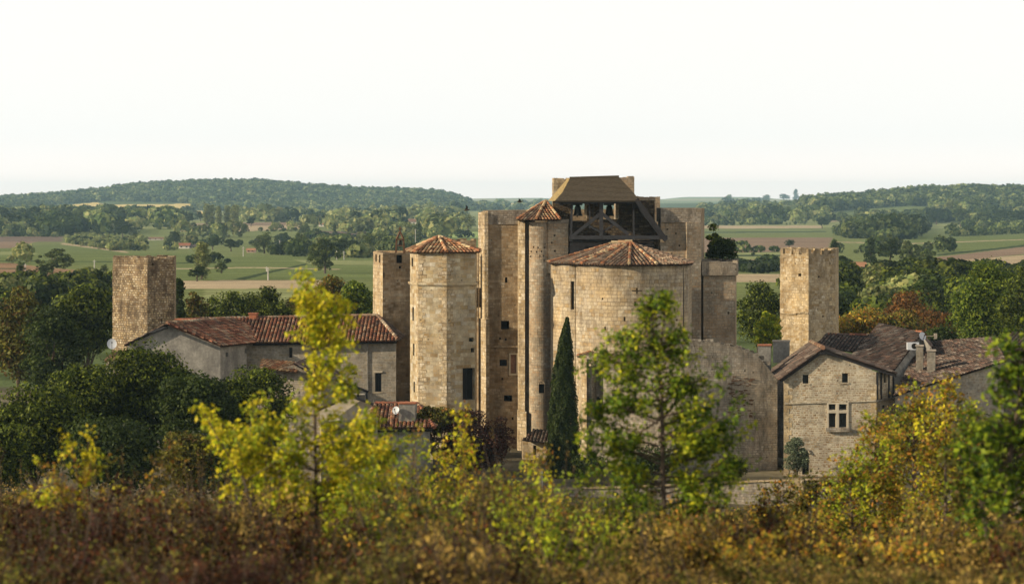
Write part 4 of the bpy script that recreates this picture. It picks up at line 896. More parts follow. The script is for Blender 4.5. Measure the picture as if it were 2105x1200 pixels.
# dark slit between rampart and house: two facing walls with nothing lit behind
t = root_at('garden_wall', 'dark narrow passage wall closing the gap between rampart and gabled house', 'wall', 1606, 183)
mb = MB(); f = PL((1596, 184), (1625, 184), (1625, 185), (1596, 185)); mb.prism(f, 0, Z_(760, 184)); mb.build('wall', M['grey'], t)

# --- gabled house at the right
t = root_at('gabled_house', 'stone house with a cross shaped mullioned window below a wide brown gable roof', 'house', 1700, 172.5)
pth = PL((1610, 180.5), (1612, 172.7), (1801, 172.1), (1838, 174.6), (1843, 181)); pn = []; mb = MB()
kn = knots_px(pth, [(1610.2, 782), (1612, 782), (1692, 722), (1801, 764), (1838, 764)])
ops = [op(pth, 1650, 1662, 770, 788, 'window', .25), op(pth, 1731, 1743, 767, 786, 'window', .25), op(pth, 1704, 1717.5, 830, 842, 'cross', .2), op(pth, 1725, 1740, 830, 842, 'cross', .2),
       op(pth, 1704, 1717.5, 849, 878, 'cross', .2), op(pth, 1725, 1740, 849, 878, 'cross', .2), op(pth, 1759, 1770, 918, 928, 'window', .3), op(pth, 1649, 1663, 932, 975, 'door', .3), op(pth, 1817, 1822, 768, 786, 'window', .2),
       op(pth, 1813, 1820, 832, 880, 'shutter', .15)]
wall(mb, pth, 0, kn, ops, panes=pn); mb.build('wall', M['house'], t); put_panes(pn, t); quoins(pth, [1, 2], 0, Z_(790, 172), M['rtower'], t, .32, 4, .02)
frame_on(pth, 1701.5, 1742.5, 828, 881, .12, M['cream'], t, 'window_surround'); mb = MB(); dy = 172.3
mb.beam(P(1721.2, 829, dy + .02), P(1721.2, 880, dy + .02), .2, .2); mb.beam(P(1702, 845.5, dy + .02), P(1742, 845.5, dy + .02), .19, .2); mb.build('mullion', M['cream'], t)
mb = MB(); mb.beam(P(1698, 883, 172.25), P(1746, 883, 172.1), .18, .28); mb.build('window_sill', M['grey'], t)
mb = MB(); mb.beam(P(1613, 829, 172.65), P(1801, 823, 172.05), .09, .12); mb.build('string_course', M['house'], t)
mb = MB(); mb.beam(P(1801.5, 824, 172.05), P(1838, 818, 174.5), .12, .16); mb.build('ledge', M['grey'], t)
mb = MB()
for px in (1803, 1811, 1827, 1836):
    f = (px - 1801) / 37; d = 172.05 + 2.5 * f; mb.beam(P(px, 766, d), P(px, 822, d), .14, .12)
mb.build('timber_post', M['wood'], t)
mb = MB(); pts = [(X_(1656 + 8.5 * -math.cos(R(a)), 172.5), 172.5, Z_(932, 172.5) + .28 * math.sin(R(a))) for a in range(0, 181, 20)]; mb.tube(pts, .1, 6); mb.build('door_arch', M['house'], t)
dv = Vector((.15, 8.4, 0)); Af, Lf, Rf = Vector(P(1692, 717, 172.2)), Vector(P(1602, 781, 172.3)), Vector(P(1843, 768, 172.0))
mb = MB(); tiles(mb, [Lf + dv, Lf, Af, Af + dv], 'brown', .27, .42, 1, .12); tiles(mb, [Rf, Rf + dv, Af + dv, Af], 'brown', .27, .42, 2, .12); ridge(mb, Af + Vector((0, 0, .08)), Af + dv, 'old', .15, 1); mb.build('roof', M['tile'], t)
mb = MB()
for a_, b_ in ((Lf, Af), (Af, Rf)): mb.beam(a_ + Vector((0, .1, -.2)), b_ + Vector((0, .1, -.2)), .1, .14)
mb.box(X_(1686, 172) , X_(1697, 172), 171.95, 172.4, Z_(729, 172), Z_(724, 172)); mb.build('verge_board', M['wood'], t)

# --- roofs behind
t = root_at('rear_house', 'small red roofed house just behind the ridge of the gabled house', 'house', 1745, 191)
A = [P(1700, 688, 194), P(1792, 689, 194)]; mb = MB(); tiles(mb, [P(1668, 712, 189), P(1762, 724, 188), A[1], A[0]], 'brown', .28, .42, 5); ridge(mb, A[0], A[1], 'red', .14, 3); mb.build('roof', M['tile'], t)
mb = MB(); mb.face([P(1762, 724, 188), P(1790, 900, 193.9), P(1792, 690, 193.9)]); mb.prism(PL((1672, 189.6), (1762, 188.6), (1790, 193.6), (1702, 193.8)), 0, Z_(735, 189)); mb.build('wall', M['plaster'], t)
t = root_at('rear_house', 'house with grey rendered gable and brown roof behind the gabled house, under the dish', 'house', 1830, 186)
a, b = P(1812, 681, 190), P(1896, 683, 184.5); c_, d_ = P(1838, 760, 177.0), P(1742, 742, 182)
mb = MB(); tiles(mb, [d_, c_, b, a], 'brown', .28, .42, 6, .1); ridge(mb, a, b, 'red', .14, 3); mb.build('roof', M['tile'], t)
mb = MB(); b2 = Vector(b) + Vector((-.1, .1, -.12)); c2 = Vector(c_) + Vector((-.1, .2, -.12)); e2 = Vector(P(1915, 715, 180.5)); g2 = Vector(P(1905, 760, 179))
mb.face([c2, (e2.x, e2.y, c2.z - 2), e2, b2]); mb.face([c2, (c2.x, c2.y, 0), (e2.x, e2.y, 0), (e2.x, e2.y, c2.z - 2)]); mb.build('wall', M['plaster'], t)
mb = MB(); mb.face([b2 + Vector((0, 0, .1)), e2, e2 + Vector((1.0, 5, 0)), b2 + Vector((.5, 5, .1))], None, (.12, .08, .06)); mb.build('roof_far_side', M['tile'], t)
t = root_at('low_house', 'broad low house whose brown tiled roof carries two chimneys at the right', 'house', 1960, 178)
a, b = P(1893, 704, 186), P(2044, 713, 184); c_, d_ = P(2068, 741, 176), P(1838, 812, 171.2)
mb = MB(); tiles(mb, [d_, c_, b, a], 'brown', .28, .42, 7, .12, .1); ridge(mb, a, b, 'brown', .14, 3); mb.build('roof', M['tile'], t)
pth = [(d_[0] + .15, d_[1] + .35), (c_[0] - .1, c_[1] + .3), (b[0], b[1])]; mb = MB(); wall(mb, pth, 0, [(0, d_[2] - .15), (cum(pth)[1], c_[2] - .15), (cum(pth)[2], b[2] - .2)]); mb.build('wall', M['long'], t)
t = root_at('low_house', 'house with the roof corner seen at the right edge behind leaves', 'house', 2090, 188)
a, b = P(2082, 688, 190), P(2190, 690, 188); mb = MB(); tiles(mb, [P(2046, 722, 183), P(2190, 735, 181), b, a], 'brown', .28, .42, 8, .1); mb.build('roof', M['tile'], t)
mb = MB(); mb.prism(PL((2052, 183.6), (2185, 181.6), (2190, 188), (2078, 190)), 0, Z_(727, 183)); mb.build('wall', M['long'], t)

def chimney(px, d, w, py0, py1, dep, mat, label, pots=0, group='chimneys on the roofs', capm='lead', rise=0.12):
    t = root_at('chimney', label, 'chimney', px, d, group); t.location.z = Z_(py1, d); w = w * d / F; x = X_(px, d)
    mb = MB(); f = [(x - w / 2, d), (x + w / 2, d), (x + w / 2 + .12, d + dep), (x - w / 2 + .12, d + dep)]; mb.prism(f, Z_(py1, d) - .4, Z_(py0, d) - .1); mb.build('stack', mat, t)
    mb = MB(); f = [(x - w / 2 - .06, d - .06), (x + w / 2 + .06, d - .06), (x + w / 2 + .18, d + dep + .06), (x - w / 2 + .06, d + dep + .06)]; mb.prism(f, Z_(py0, d) - .098, Z_(py0, d), (.5,) * 3, True); mb.build('cap', M[capm], t)
    return t
chimney(1571, 177.5, 26, 708, 762, .7, M['plaster'], 'tall grey rendered chimney with a brick cap between rampart and gabled house', capm='red')
chimney(1606, 186, 34, 700, 735, .9, M['plaster'], 'low wide concrete chimney just left of the cream tower foot')
chimney(1890, 177, 14, 709, 752, .45, M['long'], 'left chimney of the two on the broad low roof')
chimney(1914, 176, 17, 719, 765, .6, M['long'], 'right chimney of the two on the broad low roof')
chimney(380, 192, 40, 655, 680, .8, M['cream'], 'wide stone chimney beside the ochre tower on the left roof', capm='red')
chimney(519, 197.5, 15, 643, 656, .5, M['red'], 'tiny brick chimney on the ridge of the long roof', capm='red')
chimney(836, 166.0, 33, 827, 873, .7, M['plaster'], 'wide grey metal clad chimney on the bright red roof', capm='red')
def dish(px, py, d, r, label, polepx, polepy, col='white', yaw=-20):
    t = root_at('satellite_dish', label, 'satellite dish', polepx, d, 'satellite dishes on the roofs'); t.location.z = Z_(polepy, d); r = r * d / F
    c = Vector(P(px, py, d)); mb = MB(); q = Vector((math.sin(R(yaw)), -math.cos(R(yaw)), .35)).normalized(); x = q.cross(Vector((0, 0, 1))).normalized(); y = x.cross(q); rings = []
    for i, (rr, h) in enumerate(((0, .0), (.35, .02), (.7, .08), (1, .16))): rings.append([c + (x * math.cos(a * math.pi / 12) + y * math.sin(a * math.pi / 12) * 1.1) * r * rr + q * r * h for a in range(24)])
    for a, b in zip(rings, rings[1:]):
        for i in range(24): j = (i + 1) % 24; mb.face([a[i], a[j], b[j], b[i]])
    mb.build('reflector', M['white'], t, True); mb = MB(); mb.beam(c - q * .05, P(polepx, polepy, d + .1), .06); mb.build('pole', M['iron'], t)
    mb = MB(); mb.beam(c - y * r, c + q * r * 1.1 , .035); mb.beam(c + q * r * 1.05, c + q * r * 1.25, .09); mb.build('feed_arm', M['iron'], t)
dish(230, 707, 182, 10, 'white satellite dish on a red roof corner left of the grey gable', 231, 733, yaw=10)
dish(1896, 691, 181.5, 8, 'white satellite dish at the top of the grey rendered gable', 1896, 712, yaw=25)
dish(814, 843, 165.8, 7.5, 'pale blue satellite dish beside the metal clad chimney', 816, 862, yaw=-20)
t = root_at('television_aerial', 'small yellow television aerial beside the dish on the right roofs', 'aerial', 1910, 182); t.location.z = Z_(705, 182)
mb = MB(); mb.beam(P(1900, 691, 182), P(1922, 690, 182), .04); [mb.beam(P(1905 + i * 4, 690.5, 181.8), P(1905 + i * 4, 690.5, 182.4), .03) for i in range(4)]; mb.box(X_(1920, 182), X_(1926, 182), 181.9, 182.05, Z_(696, 182), Z_(685, 182)); mb.build('antenna', M['lead'], t)
mb = MB(); mb.beam(P(1912, 691, 182), P(1912, 712, 182), .045); mb.build('mast', M['iron'], t)
t = root_at('air_conditioner', 'white air conditioning unit with round fan on the grey rendered gable', 'air conditioner', 1873, 180.8); t.location.z = Z_(718, 180.8)
mb = MB(); x0, x1, z0, z1, d = X_(1863, 180.8), X_(1887, 180.8), Z_(718, 180.8), Z_(703, 180.8), 180.3
mb.box(x0, x1, d, d + .35, z0, z1); mb.build('case', M['white'], t); mb = MB(); cx, cz = x0 + (x1 - x0) * .6, (z0 + z1) / 2
mb.face([(cx + .22 * math.cos(a * math.pi / 10), d - .01, cz + .22 * math.sin(a * math.pi / 10)) for a in range(20)][::-1]); mb.build('fan', M['dark'], t); mb = MB(); [mb.beam((x, d + .1, z0 + .001), (x, d + .5, z0 - .12), .05) for x in (x0 + .1, x1 - .1)]; mb.build('bracket', M['iron'], t)

# --- long house on the left, and its neighbour with the grey gable
t = root_at('long_house', 'long low house with a pale wall under a red tiled roof, left of the towers', 'house', 670, 193.3)
pth = PL((496, 197.3), (498, 193.3), (640, 193.1), (814, 192.9), (816, 201.3)); pn = []; mb = MB()
ops = [op(pth, 594, 601, 714, 735, 'window', .3), op(pth, 771, 784, 767, 805, 'window', .3), op(pth, 722, 734, 765, 770)]
wall(mb, pth, 0, Z_(699, 193.1), ops, panes=pn); mb.build('wall', M['long'], t); put_panes(pn, t)
mb = MB(); mb.beam(P(769, 764, 192.9), P(786, 764, 192.9), .12, .12); mb.build('lintel', M['cream'], t); mb = MB(); mb.beam(P(755.5, 702, 192.9), P(755.5, 820, 192.9), .08, .08); mb.build('downpipe', M['plaster'], t)
a, b = P(520, 704, 192.5), P(818, 700, 192.3); c_, d_ = P(776, 648, 197.6), P(402, 656, 198.1); mb = MB()
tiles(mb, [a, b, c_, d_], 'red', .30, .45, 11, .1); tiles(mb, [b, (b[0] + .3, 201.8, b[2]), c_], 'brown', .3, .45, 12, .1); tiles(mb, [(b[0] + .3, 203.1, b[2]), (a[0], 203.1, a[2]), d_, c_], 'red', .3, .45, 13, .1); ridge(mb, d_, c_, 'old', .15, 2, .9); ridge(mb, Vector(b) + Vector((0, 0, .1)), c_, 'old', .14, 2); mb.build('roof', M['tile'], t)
mb = MB(); mb.beam(P(520, 708, 192.8), P(816, 703, 192.7), .14, .16); mb.build('eaves', M['wood'], t)
t = root_at('grey_gable_house', 'house with a broad grey rendered gable in front of the ochre tower', 'house', 360, 189.3)
Af, Lf, Rf = Vector(P(343, 665, 187.9)), Vector(P(255, 709, 187.9)), Vector(P(455, 711, 187.9)); dv = Vector((4.2, 8.6, 0))
mb = MB(); pth = PL((262, 188.3), (453, 188.3)) + [(X_(453, 188.3) + 4, 196.7)]; pn = []
L1 = cum(pth)[1]; wall(mb, pth, 0, [(0, Z_(708, 188.3)), (u_px(pth, 343)[0], Z_(668, 188.3)), (L1, Z_(712, 188.3)), (cum(pth)[2], Z_(712, 188.3))], [op(pth, 464, 469, 724, 733, 'window'), op(pth, 503, 507, 717, 726, 'window')], panes=pn); mb.build('wall', M['plaster'], t); put_panes(pn, t)
mb = MB(); tiles(mb, [Rf, Rf + dv, Af + dv, Af], 'red', .29, .42, 21, .1); tiles(mb, [Lf + dv, Lf, Af, Af + dv], 'brown', .29, .42, 22, .1); ridge(mb, Af + Vector((0, 0, .05)), Af + dv, 'old', .13, 2); mb.build('roof', M['tile'], t)
mb = MB(); mb.box(X_(338, 188.3), X_(345, 188.3), 179.85, 188.35, Z_(675, 188.3), Z_(671, 188.3)); mb.build('vent', M['dark'], t)
t = root_at('small_house', 'little house corner with a bright red roof under the left satellite dish', 'house', 240, 176)
mb = MB(); tiles(mb, [P(215, 742, 182), P(245, 742, 182), P(262, 718, 187), P(235, 728, 187)], 'orange', .28, .42, 5); mb.build('roof', M['tile'], t); mb = MB(); mb.prism(PL((218, 182.4), (246, 182.4), (262, 187), (232, 187)), 0, Z_(746, 182.4)); mb.build('wall', M['cream'], t)

# --- small houses low down on the left
t = root_at('small_house', 'low rubble gable with a tiled verge beside the dark oaks', 'house', 600, 170)
pth = PL((560, 172), (562, 170.5), (660, 170.0), (664, 176)); mb = MB(); kn = knots_px(pth, [(562, 758), (604, 750), (660, 780)]); wall(mb, pth, 0, kn); mb.build('wall', M['grey'], t)
mb = MB(); Af, Rf, Lf = Vector(P(604, 746, 169.6)), Vector(P(668, 782, 169.6)), Vector(P(470, 742, 169.9)); dv = Vector((.6, 7, .0)); tiles(mb, [Rf, Rf + dv, Af + dv, Af], 'brown', .28, .42, 5, .08)
tiles(mb, [P(535, 757, 169.8), P(612, 764, 169.4), P(604, 744, 174), P(540, 737, 174)], 'orange', .28, .42, 6, .08); mb.build('roof', M['tile'], t)
t = root_at('timber_lean_to', 'open timber lean to with a sloping plank roof between the trees and the long house', 'shed', 725, 176)
mb = MB(); mb.beam(P(690, 780, 176), P(757, 805, 176), .5, .14); mb.build('roof', M['wood'], t); mb = MB(); mb.prism(PL((690, 176.4), (750, 176.4), (750, 178), (690, 178)), 0, Z_(812, 176.4)); mb.build('wall', M['long'], t)
mb = MB(); [mb.beam(P(x, y, 176), P(x, y + 26, 176), .12) for x, y in ((700, 786), (718, 793), (736, 799), (754, 806))]; mb.build('post', M['wood'], t)
t = root_at('small_house', 'small cream gable with a dark roof edge just above the bright red roof', 'house', 715, 169)
pth = PL((655, 174), (658, 169.6), (765, 169.2), (768, 174)); kn = knots_px(pth, [(658, 842), (722, 818), (765, 832)]); mb = MB(); wall(mb, pth, 0, kn); mb.build('wall', M['cream'], t)
mb = MB(); [mb.beam(P(*p, 168.9), P(*q_, 168.9), .3, .16) for p, q_ in (((652, 843), (722, 814)), ((705, 806), (768, 831)))]; mb.build('verge_board', M['wood'], t)
t = root_at('red_roofed_house', 'small house with a bright red tiled hip roof carrying a dish and grey chimney', 'house', 820, 166)
a, b, c_, d_ = P(752, 880, 164.6), P(893, 878, 164.6), P(858, 829, 170.5), P(772, 829, 170.5); mb = MB(); tiles(mb, [a, b, c_, d_], 'red', .28, .42, 31, .1); tiles(mb, [b, (b[0] + .6, 172, b[2]), c_], 'red', .28, .42, 32); tiles(mb, [(a[0] + .2, 172, a[2]), a, d_], 'red', .28, .42, 33)
ridge(mb, d_, c_, 'red', .14, 1, 1.4); ridge(mb, a, d_, 'red', .13, 1, 1.3); ridge(mb, P(804, 876, 164.7), P(806, 832, 170.4), 'orange', .1, 1, 1.4); ridge(mb, b, c_, 'red', .13, 1, 1.2); mb.build('roof', M['tile'], t)
pth = PL((760, 171), (762, 165.2), (884, 165.2), (888, 171)); mb = MB(); pn = []; wall(mb, pth, -1, Z_(884, 165), [op(pth, 793, 815, 925, 950, 'window')], panes=pn); mb.build('wall', M['plaster'], t); put_panes(pn, t)
mb = MB(); mb.beam(P(756, 886, 165), P(890, 884, 165), .12, .14); mb.build('eaves', M['wood'], t)
t = root_at('garden_wall', 'pale rendered retaining wall half hidden behind the yellow sapling', 'wall', 715, 163)
pth = PL((660, 164.5), (662, 163), (775, 163), (777, 166)); mb = MB(); wall(mb, pth, -1.5, knots_px(pth, [(662, 868), (735, 860), (775, 866)]), [], .5); mb.build('wall', M['long'], t)
t = root_at('lean_to', 'little sunlit lean to with a tiled roof between the turret foot and the cypress', 'shed', 1105, 184)
a, b, c_, d_ = P(1074, 904, 182.2), P(1136, 911, 182), P(1130, 884, 185), P(1098, 882, 185); mb = MB(); tiles(mb, [a, b, c_, d_], 'brown', .26, .4, 3); mb.build('roof', M['tile'], t)
pth = PL((1072, 186), (1074, 182.8), (1138, 182.5), (1140, 186)); mb = MB(); pn = []; wall(mb, pth, -1, Z_(908, 182.6), [op(pth, 1096, 1102, 915, 935, 'window')], panes=pn); mb.build('wall', M['rtower'], t); put_panes(pn, t)

# --- boundary wall in front
t = root_at('boundary_wall', 'low stone boundary wall with a pale flat coping along the foot of the village', 'wall', 1300, 165)
pth = PL((1098, 166.4), (1112, 165.2), (1225, 165.0), (1400, 164.5), (1560, 163.5), (1700, 162.5), (1760, 162.2)); kn = knots_px(pth, [(1098, 1004), (1225, 1004), (1400, 998), (1560, 990), (1700, 986), (1760, 984)])
mb = MB(); wall(mb, pth, -1.5, kn, [], .45); mb.build('wall', M['grey'], t); mb = MB()
for (u0, z0_), (u1, z1_) in zip(kn, kn[1:]):
    if u1 - u0 < .1: continue
    n_ = max(1, int((u1 - u0) / 1.2))
    for i in range(n_):
        p, _ = at_u(pth, cum(pth), u0 + (u1 - u0) * i / n_); q_, _ = at_u(pth, cum(pth), u0 + (u1 - u0) * (i + .97) / n_); za = z0_ + (z1_ - z0_) * i / n_; zb = z0_ + (z1_ - z0_) * (i + 1) / n_
        mb.beam((p[0], p[1] + .2, za + .05), (q_[0], q_[1] + .2, zb + .05), .6, .09)
mb.build('coping', M['rtower'], t); mb = MB(); mb.prism(PL((1620, 162.6), (1652, 162.4), (1652, 163.6), (1620, 163.6)), -1.5, Z_(983, 163), (.5,) * 3, True); mb.build('pier', M['rtower'], t)
mb = MB(); mb.prism(PL((1108, 164.8), (1116, 164.8), (1116, 165.2), (1108, 165.2)), -1.5, Z_(968, 165)); mb.build('gate_post', M['pole'], t)

# --- birds over the valley
def bird(px, py, d, label, s, up):
    t = root_at('bird', label, 'bird', px, d, 'birds over the valley'); c = Vector(P(px, py, d)); t.location.z = c.z; mb = MB()
    mb.tube([c + Vector((-.20, 0, -.02)), c + Vector((-.1, 0, 0)), c + Vector((.04, 0, .01)), c + Vector((.15, 0, .02)), c + Vector((.22, 0, .05)), c + Vector((.29, 0, .04))], [.015, .06, .075, .045, .04, .008], 8)
    for s_ in (-1, 1):
        tip = c + Vector((-.08, s_ * .28, up)); mid = c + Vector((.02, s_ * .16, up * .6)); mb.face([c + Vector((.1, s_ * .03, .03)), mid + Vector((.07, 0, 0)), tip, mid + Vector((-.08, 0, 0)), c + Vector((-.1, s_ * .03, .03))])
    mb.face([c + Vector((-.16, -.03, 0)), c + Vector((-.16, .03, 0)), c + Vector((-.33, .07, -.02)), c + Vector((-.33, -.07, -.02))]); mb.build('body', M['iron'], t)
bird(1068, 415, 186, 'small dark bird flying just left of the bell gable roof', 1, .28); bird(959, 432, 186, 'small dark bird flying above the octagonal tower', 1, .42)
# ------------------------------------------------------------------ trees round the village
G1 = 'trees behind the village'; G2 = 'dark oaks in front of the village'
T = tree
T(40, 222, 566, 800, 150, 'olive', 'brownish green tree at the left edge, behind the dark oaks', 1, group=G1, npuff=70, leaf=.34, nleaf=9000)
T(112, 214, 596, 860, 160, 'deep', 'very dark tree between the brownish tree and the oaks at the left', 2, group=G1, npuff=60, leaf=.34, nleaf=8000)
T(180, 225, 566, 760, 150, 'oak', 'dark green broad tree just left of the ochre tower', 3, group=G1, npuff=80, leaf=.34, nleaf=10000)
T(366, 236, 562, 700, 44, 'deep', 'narrow dark tree touching the right side of the ochre tower', 4, group=G1, shape='cone', nleaf=3500)
T(402, 240, 588, 700, 62, 'olive', 'dull green tree second to the right of the ochre tower', 5, group=G1, nleaf=3500)
T(478, 245, 582, 690, 80, 'oak', 'thin crowned tree above the left part of the long roof', 6, group=G1, nleaf=2600, npuff=45)
T(560, 242, 572, 690, 95, 'oak', 'green pointed tree above the middle of the long roof', 7, group=G1, nleaf=4500, lobes=[(-.2, .35, .6), (.3, -.3, .8), (-.5, -.5, .6)])
T(672, 238, 557, 690, 110, 'autumn', 'yellowish green tree behind the tall yellow sapling', 8, group=G1, nleaf=7000, npuff=60)
T(735, 236, 563, 690, 95, 'mid', 'fresh green round tree left of the narrow tower', 9, group=G1, nleaf=7000)
T(1468, 200, 448, 560, 46, 'oak', 'small dark tree growing high behind the right side of the keep', 10, group=G1, nleaf=1800, npuff=26)
T(1487, 192.5, 478, 545, 66, 'deep', 'dark bush growing on the ragged top of the roofless grey tower', 11, name='bush', cat='bush', nleaf=2600, npuff=34, leaf=.24, depth=3)
T(1560, 242, 562, 730, 118, 'oak', 'dark green tree between the roofless tower and the cream tower', 12, group=G1, nleaf=8000, npuff=70)
T(1578, 212, 628, 730, 64, 'lime', 'bright yellow green tree at the foot of the cream tower', 13, group=G1, nleaf=4000, npuff=40, leaf=.26)
T(1722, 250, 600, 700, 60, 'deep', 'dark tree touching the right side of the cream tower', 14, group=G1, nleaf=3000)
T(1775, 246, 622, 730, 125, 'gold', 'golden yellow tree right of the cream tower above the small red roof', 15, group=G1, nleaf=6500, npuff=60)
T(1855, 246, 622, 730, 110, 'autumn', 'yellow green tree above the ridge of the grey gabled roof', 16, group=G1, nleaf=6000, npuff=55)
T(1862, 262, 584, 700, 120, 'orange', 'rust brown tree standing tallest behind the golden trees', 17, group=G1, nleaf=3800, npuff=45, leaf=.3)
T(1925, 254, 612, 740, 130, 'orange', 'brown leaved tree left of the big bright green tree', 18, group=G1, nleaf=5500, npuff=50)
T(1935, 220, 660, 760, 90, 'deep', 'low dark shrub mass behind the broad low roof', 19, name='bush', cat='bush', nleaf=4500)
T(2035, 240, 512, 740, 190, 'mid', 'big green tree with rounded top at the right, behind the low roof', 20, group=G1, nleaf=12000, npuff=100, lobes=[(0, .3, .75), (-.45, -.1, .6), (.4, .1, .7), (-.1, -.55, .8)])
T(2112, 232, 520, 760, 150, 'oak', 'big dark green tree cut off by the right edge', 21, group=G1, nleaf=8000, npuff=80)
T(520, 248, 590, 690, 80, 'oak', 'bushy tree between the two trees above the long roof', 22, group=G1, nleaf=3500)
T(612, 246, 596, 690, 80, 'olive', 'low dull green tree just left of the yellow sapling top', 23, group=G1, nleaf=3500)
T(435, 250, 604, 690, 60, 'oak', 'small tree above the left end of the long roof', 24, group=G1, nleaf=2600)
# dark oaks on the slope below the village
T(70, 150, 770, 1010, 260, 'oak', 'dark oak cut off by the left edge', 31, group=G2, nleaf=17000, npuff=120, leaf=.24, pr=.95)
T(175, 158, 722, 960, 210, 'oak', 'dark oak second from the left with a slanting outline', 32, group=G2, nleaf=16000, npuff=110, leaf=.24, pr=.9)
T(300, 160, 680, 960, 240, 'oak', 'tallest dark oak in front of the grey gable', 33, group=G2, nleaf=19000, npuff=130, leaf=.24, pr=.95, lobes=[(0, .25, .75), (-.45, -.2, .7), (.45, -.1, .75)])
T(400, 156, 725, 990, 210, 'deep', 'very dark oak below the roof of the grey gable house', 34, group=G2, nleaf=15000, npuff=100, leaf=.24, pr=.9)
T(522, 160, 727, 980, 200, 'oak', 'dark oak at the right end of the oak group beside the rubble gable', 35, group=G2, nleaf=14000, npuff=95, leaf=.22, pr=.8)
T(0, 140, 850, 1040, 150, 'oak', 'oak low at the left edge below the others', 39, group=G2, nleaf=8000, npuff=60, leaf=.24)
T(240, 146, 830, 1040, 250, 'deep', 'deep shaded tree low in the middle of the oak group', 36, group=G2, nleaf=13000, npuff=90, leaf=.24)
T(455, 146, 850, 1040, 230, 'deep', 'black green tree low behind the yellow branches', 37, group=G2, nleaf=12000, npuff=90, leaf=.24)
T(385, 128, 868, 1010, 120, 'olive', 'smaller lighter green bush in front of the dark oaks', 38, name='bush', cat='bush', nleaf=6000, npuff=50, leaf=.2)
# cypress, purple shrub, small garden plants
def cypress():
    rng = np.random.default_rng(40); d = 172.0; x = X_(1158, d); zb = gz(x, d); root = thing('cypress', 'tall narrow dark cypress in front of the apse', 'cypress', (x, d, zb)); L = Leaves()
    ys = [652, 675, 700, 760, 820, 880, 940, 985, 1000]; ws = [2, 7, 12, 19, 25, 29, 31, 26, 15]; n = 46000
    y = 652 + 348 * rng.random(n) ** .8; tuft = 1 + .10 * np.sin(y / 9 + rng.integers(0, 14, n) * 1.9); th = rng.uniform(0, 6.283, n)
    lump = 1 + .10 * np.sin(th * 5 + y / 14) + .07 * np.sin(th * 9 - y / 7); r = np.interp(y, ys, ws) * d / F * lump * rng.uniform(.72, 1.06, n)
    c = np.stack([x + np.interp(y, [652, 760, 1000], [8, 0, 0]) * d / F + r * np.cos(th), d + r * np.sin(th), Z_(y, d)], 1)
    nr = unit(np.stack([np.cos(th), np.sin(th), .25 + 0 * th], 1) + .5 * rng.normal(size=(n, 3))); L.add(c, nr, .16, pick(rng, 'deep', n) * (.8 + .35 * np.sin(th * 5 + y / 14)[:, None] ** 2), .5, rng)
    link('crown', L.mesh('crown'), root); mb = MB(); trunk_mb(mb, (x, d, zb - .2), (x, d, Z_(720, d)), .16, [], rng); mb.build('trunk', M['bark'], root)
cypress()
T(965, 169, 822, 1010, 235, 'purple', 'dark purple leaved shrub against the foot of the keep', 41, name='shrub', cat='shrub', npuff=120, leaf=.16, nleaf=20000, pr=.55)
T(893, 167, 822, 900, 90, 'olive', 'olive green creeper bush at the foot of the octagonal tower', 42, name='shrub', cat='shrub', npuff=40, leaf=.16, nleaf=5000, pr=.4)
T(1638, 170.6, 884, 1000, 66, 'silver', 'grey green oleander beside the arched door of the gabled house', 43, name='shrub', cat='shrub', npuff=50, leaf=.13, nleaf=5200, pr=.3)
T(1215, 168, 930, 1005, 90, 'deep', 'dark low shrub at the foot of the cypress', 44, name='shrub', cat='shrub', npuff=30, leaf=.18, nleaf=4000)
T(1330, 168, 905, 1000, 150, 'deep', 'dark hedge bush behind the green sapling above the boundary wall', 45, name='shrub', cat='shrub', npuff=40, leaf=.18, nleaf=5000)
T(1500, 168, 930, 1000, 90, 'olive', 'low green bush at the right foot of the rampart', 46, name='shrub', cat='shrub', npuff=30, leaf=.18, nleaf=3500)
T(1880, 165, 800, 1010, 170, 'olive', 'dull green tree hiding the foot of the broad low roof', 47, npuff=60, leaf=.22, nleaf=7000)
T(2040, 160, 820, 1060, 220, 'oak', 'dark tree behind the golden bushes at the right', 48, npuff=60, leaf=.22, nleaf=8000)

# ------------------------------------------------------------------ valley trees, woods, farms
def far_variant(name, pal, shape, seed, n=1500, npuff=34, w=.9):
    n = int(n * 3)
    rng = np.random.default_rng(seed); L = Leaves(); 
    if shape != 'round': puff_crown(L, rng, (0, 0, .52), (w / 2 * .85, w / 2 * .85, .43), int(npuff * 1.6), .085, n, .045, pal, shape=shape, up=.35)
    else:
        for j in range(5):
            q = rng.uniform(.5, .75); a_ = j * 1.257 + rng.uniform(-.4, .4); rr = w / 2 * (.95 - q) if j else 0
            puff_crown(L, rng, (rr * math.cos(a_) * 1.2, rr * math.sin(a_) * 1.2, rng.uniform(.34, .56) if j else .6), (w / 2 * q, w / 2 * q, .36 * q / .7), int(npuff * .45), .075, n // 5, .045, pal, up=.35)
    mb = MB(); pcs = [(rng.normal() * .15, rng.normal() * .15, .6) for _ in range(4)]; trunk_mb(mb, (0, 0, -.02), (0, 0, .55), .03, pcs, rng)
    return L.mesh(name + '_crown'), mb
VAR = {k: far_variant(k, *a) for k, a in {
    'round': ('far', 'round', 1), 'oakf': ('far', 'round', 2, 1800, 26, 1.15), 'pale': ('farpale', 'round', 3), 'poplar': ('farpale', 'spire', 4, 1500, 44, .36), 'dark': ('deep', 'round', 5),
    'cone': ('deep', 'cone', 6, 1200, 34, .6), 'tall': ('far', 'spire', 7, 1500, 40, .5), 'silverf': ('silver', 'round', 8)}.items()}
TRK = {}
for k_, (me_, mb_) in VAR.items():
    o_ = mb_.build('trunk', M['bark']); TRK[k_] = o_.data; bpy.data.objects.remove(o_)
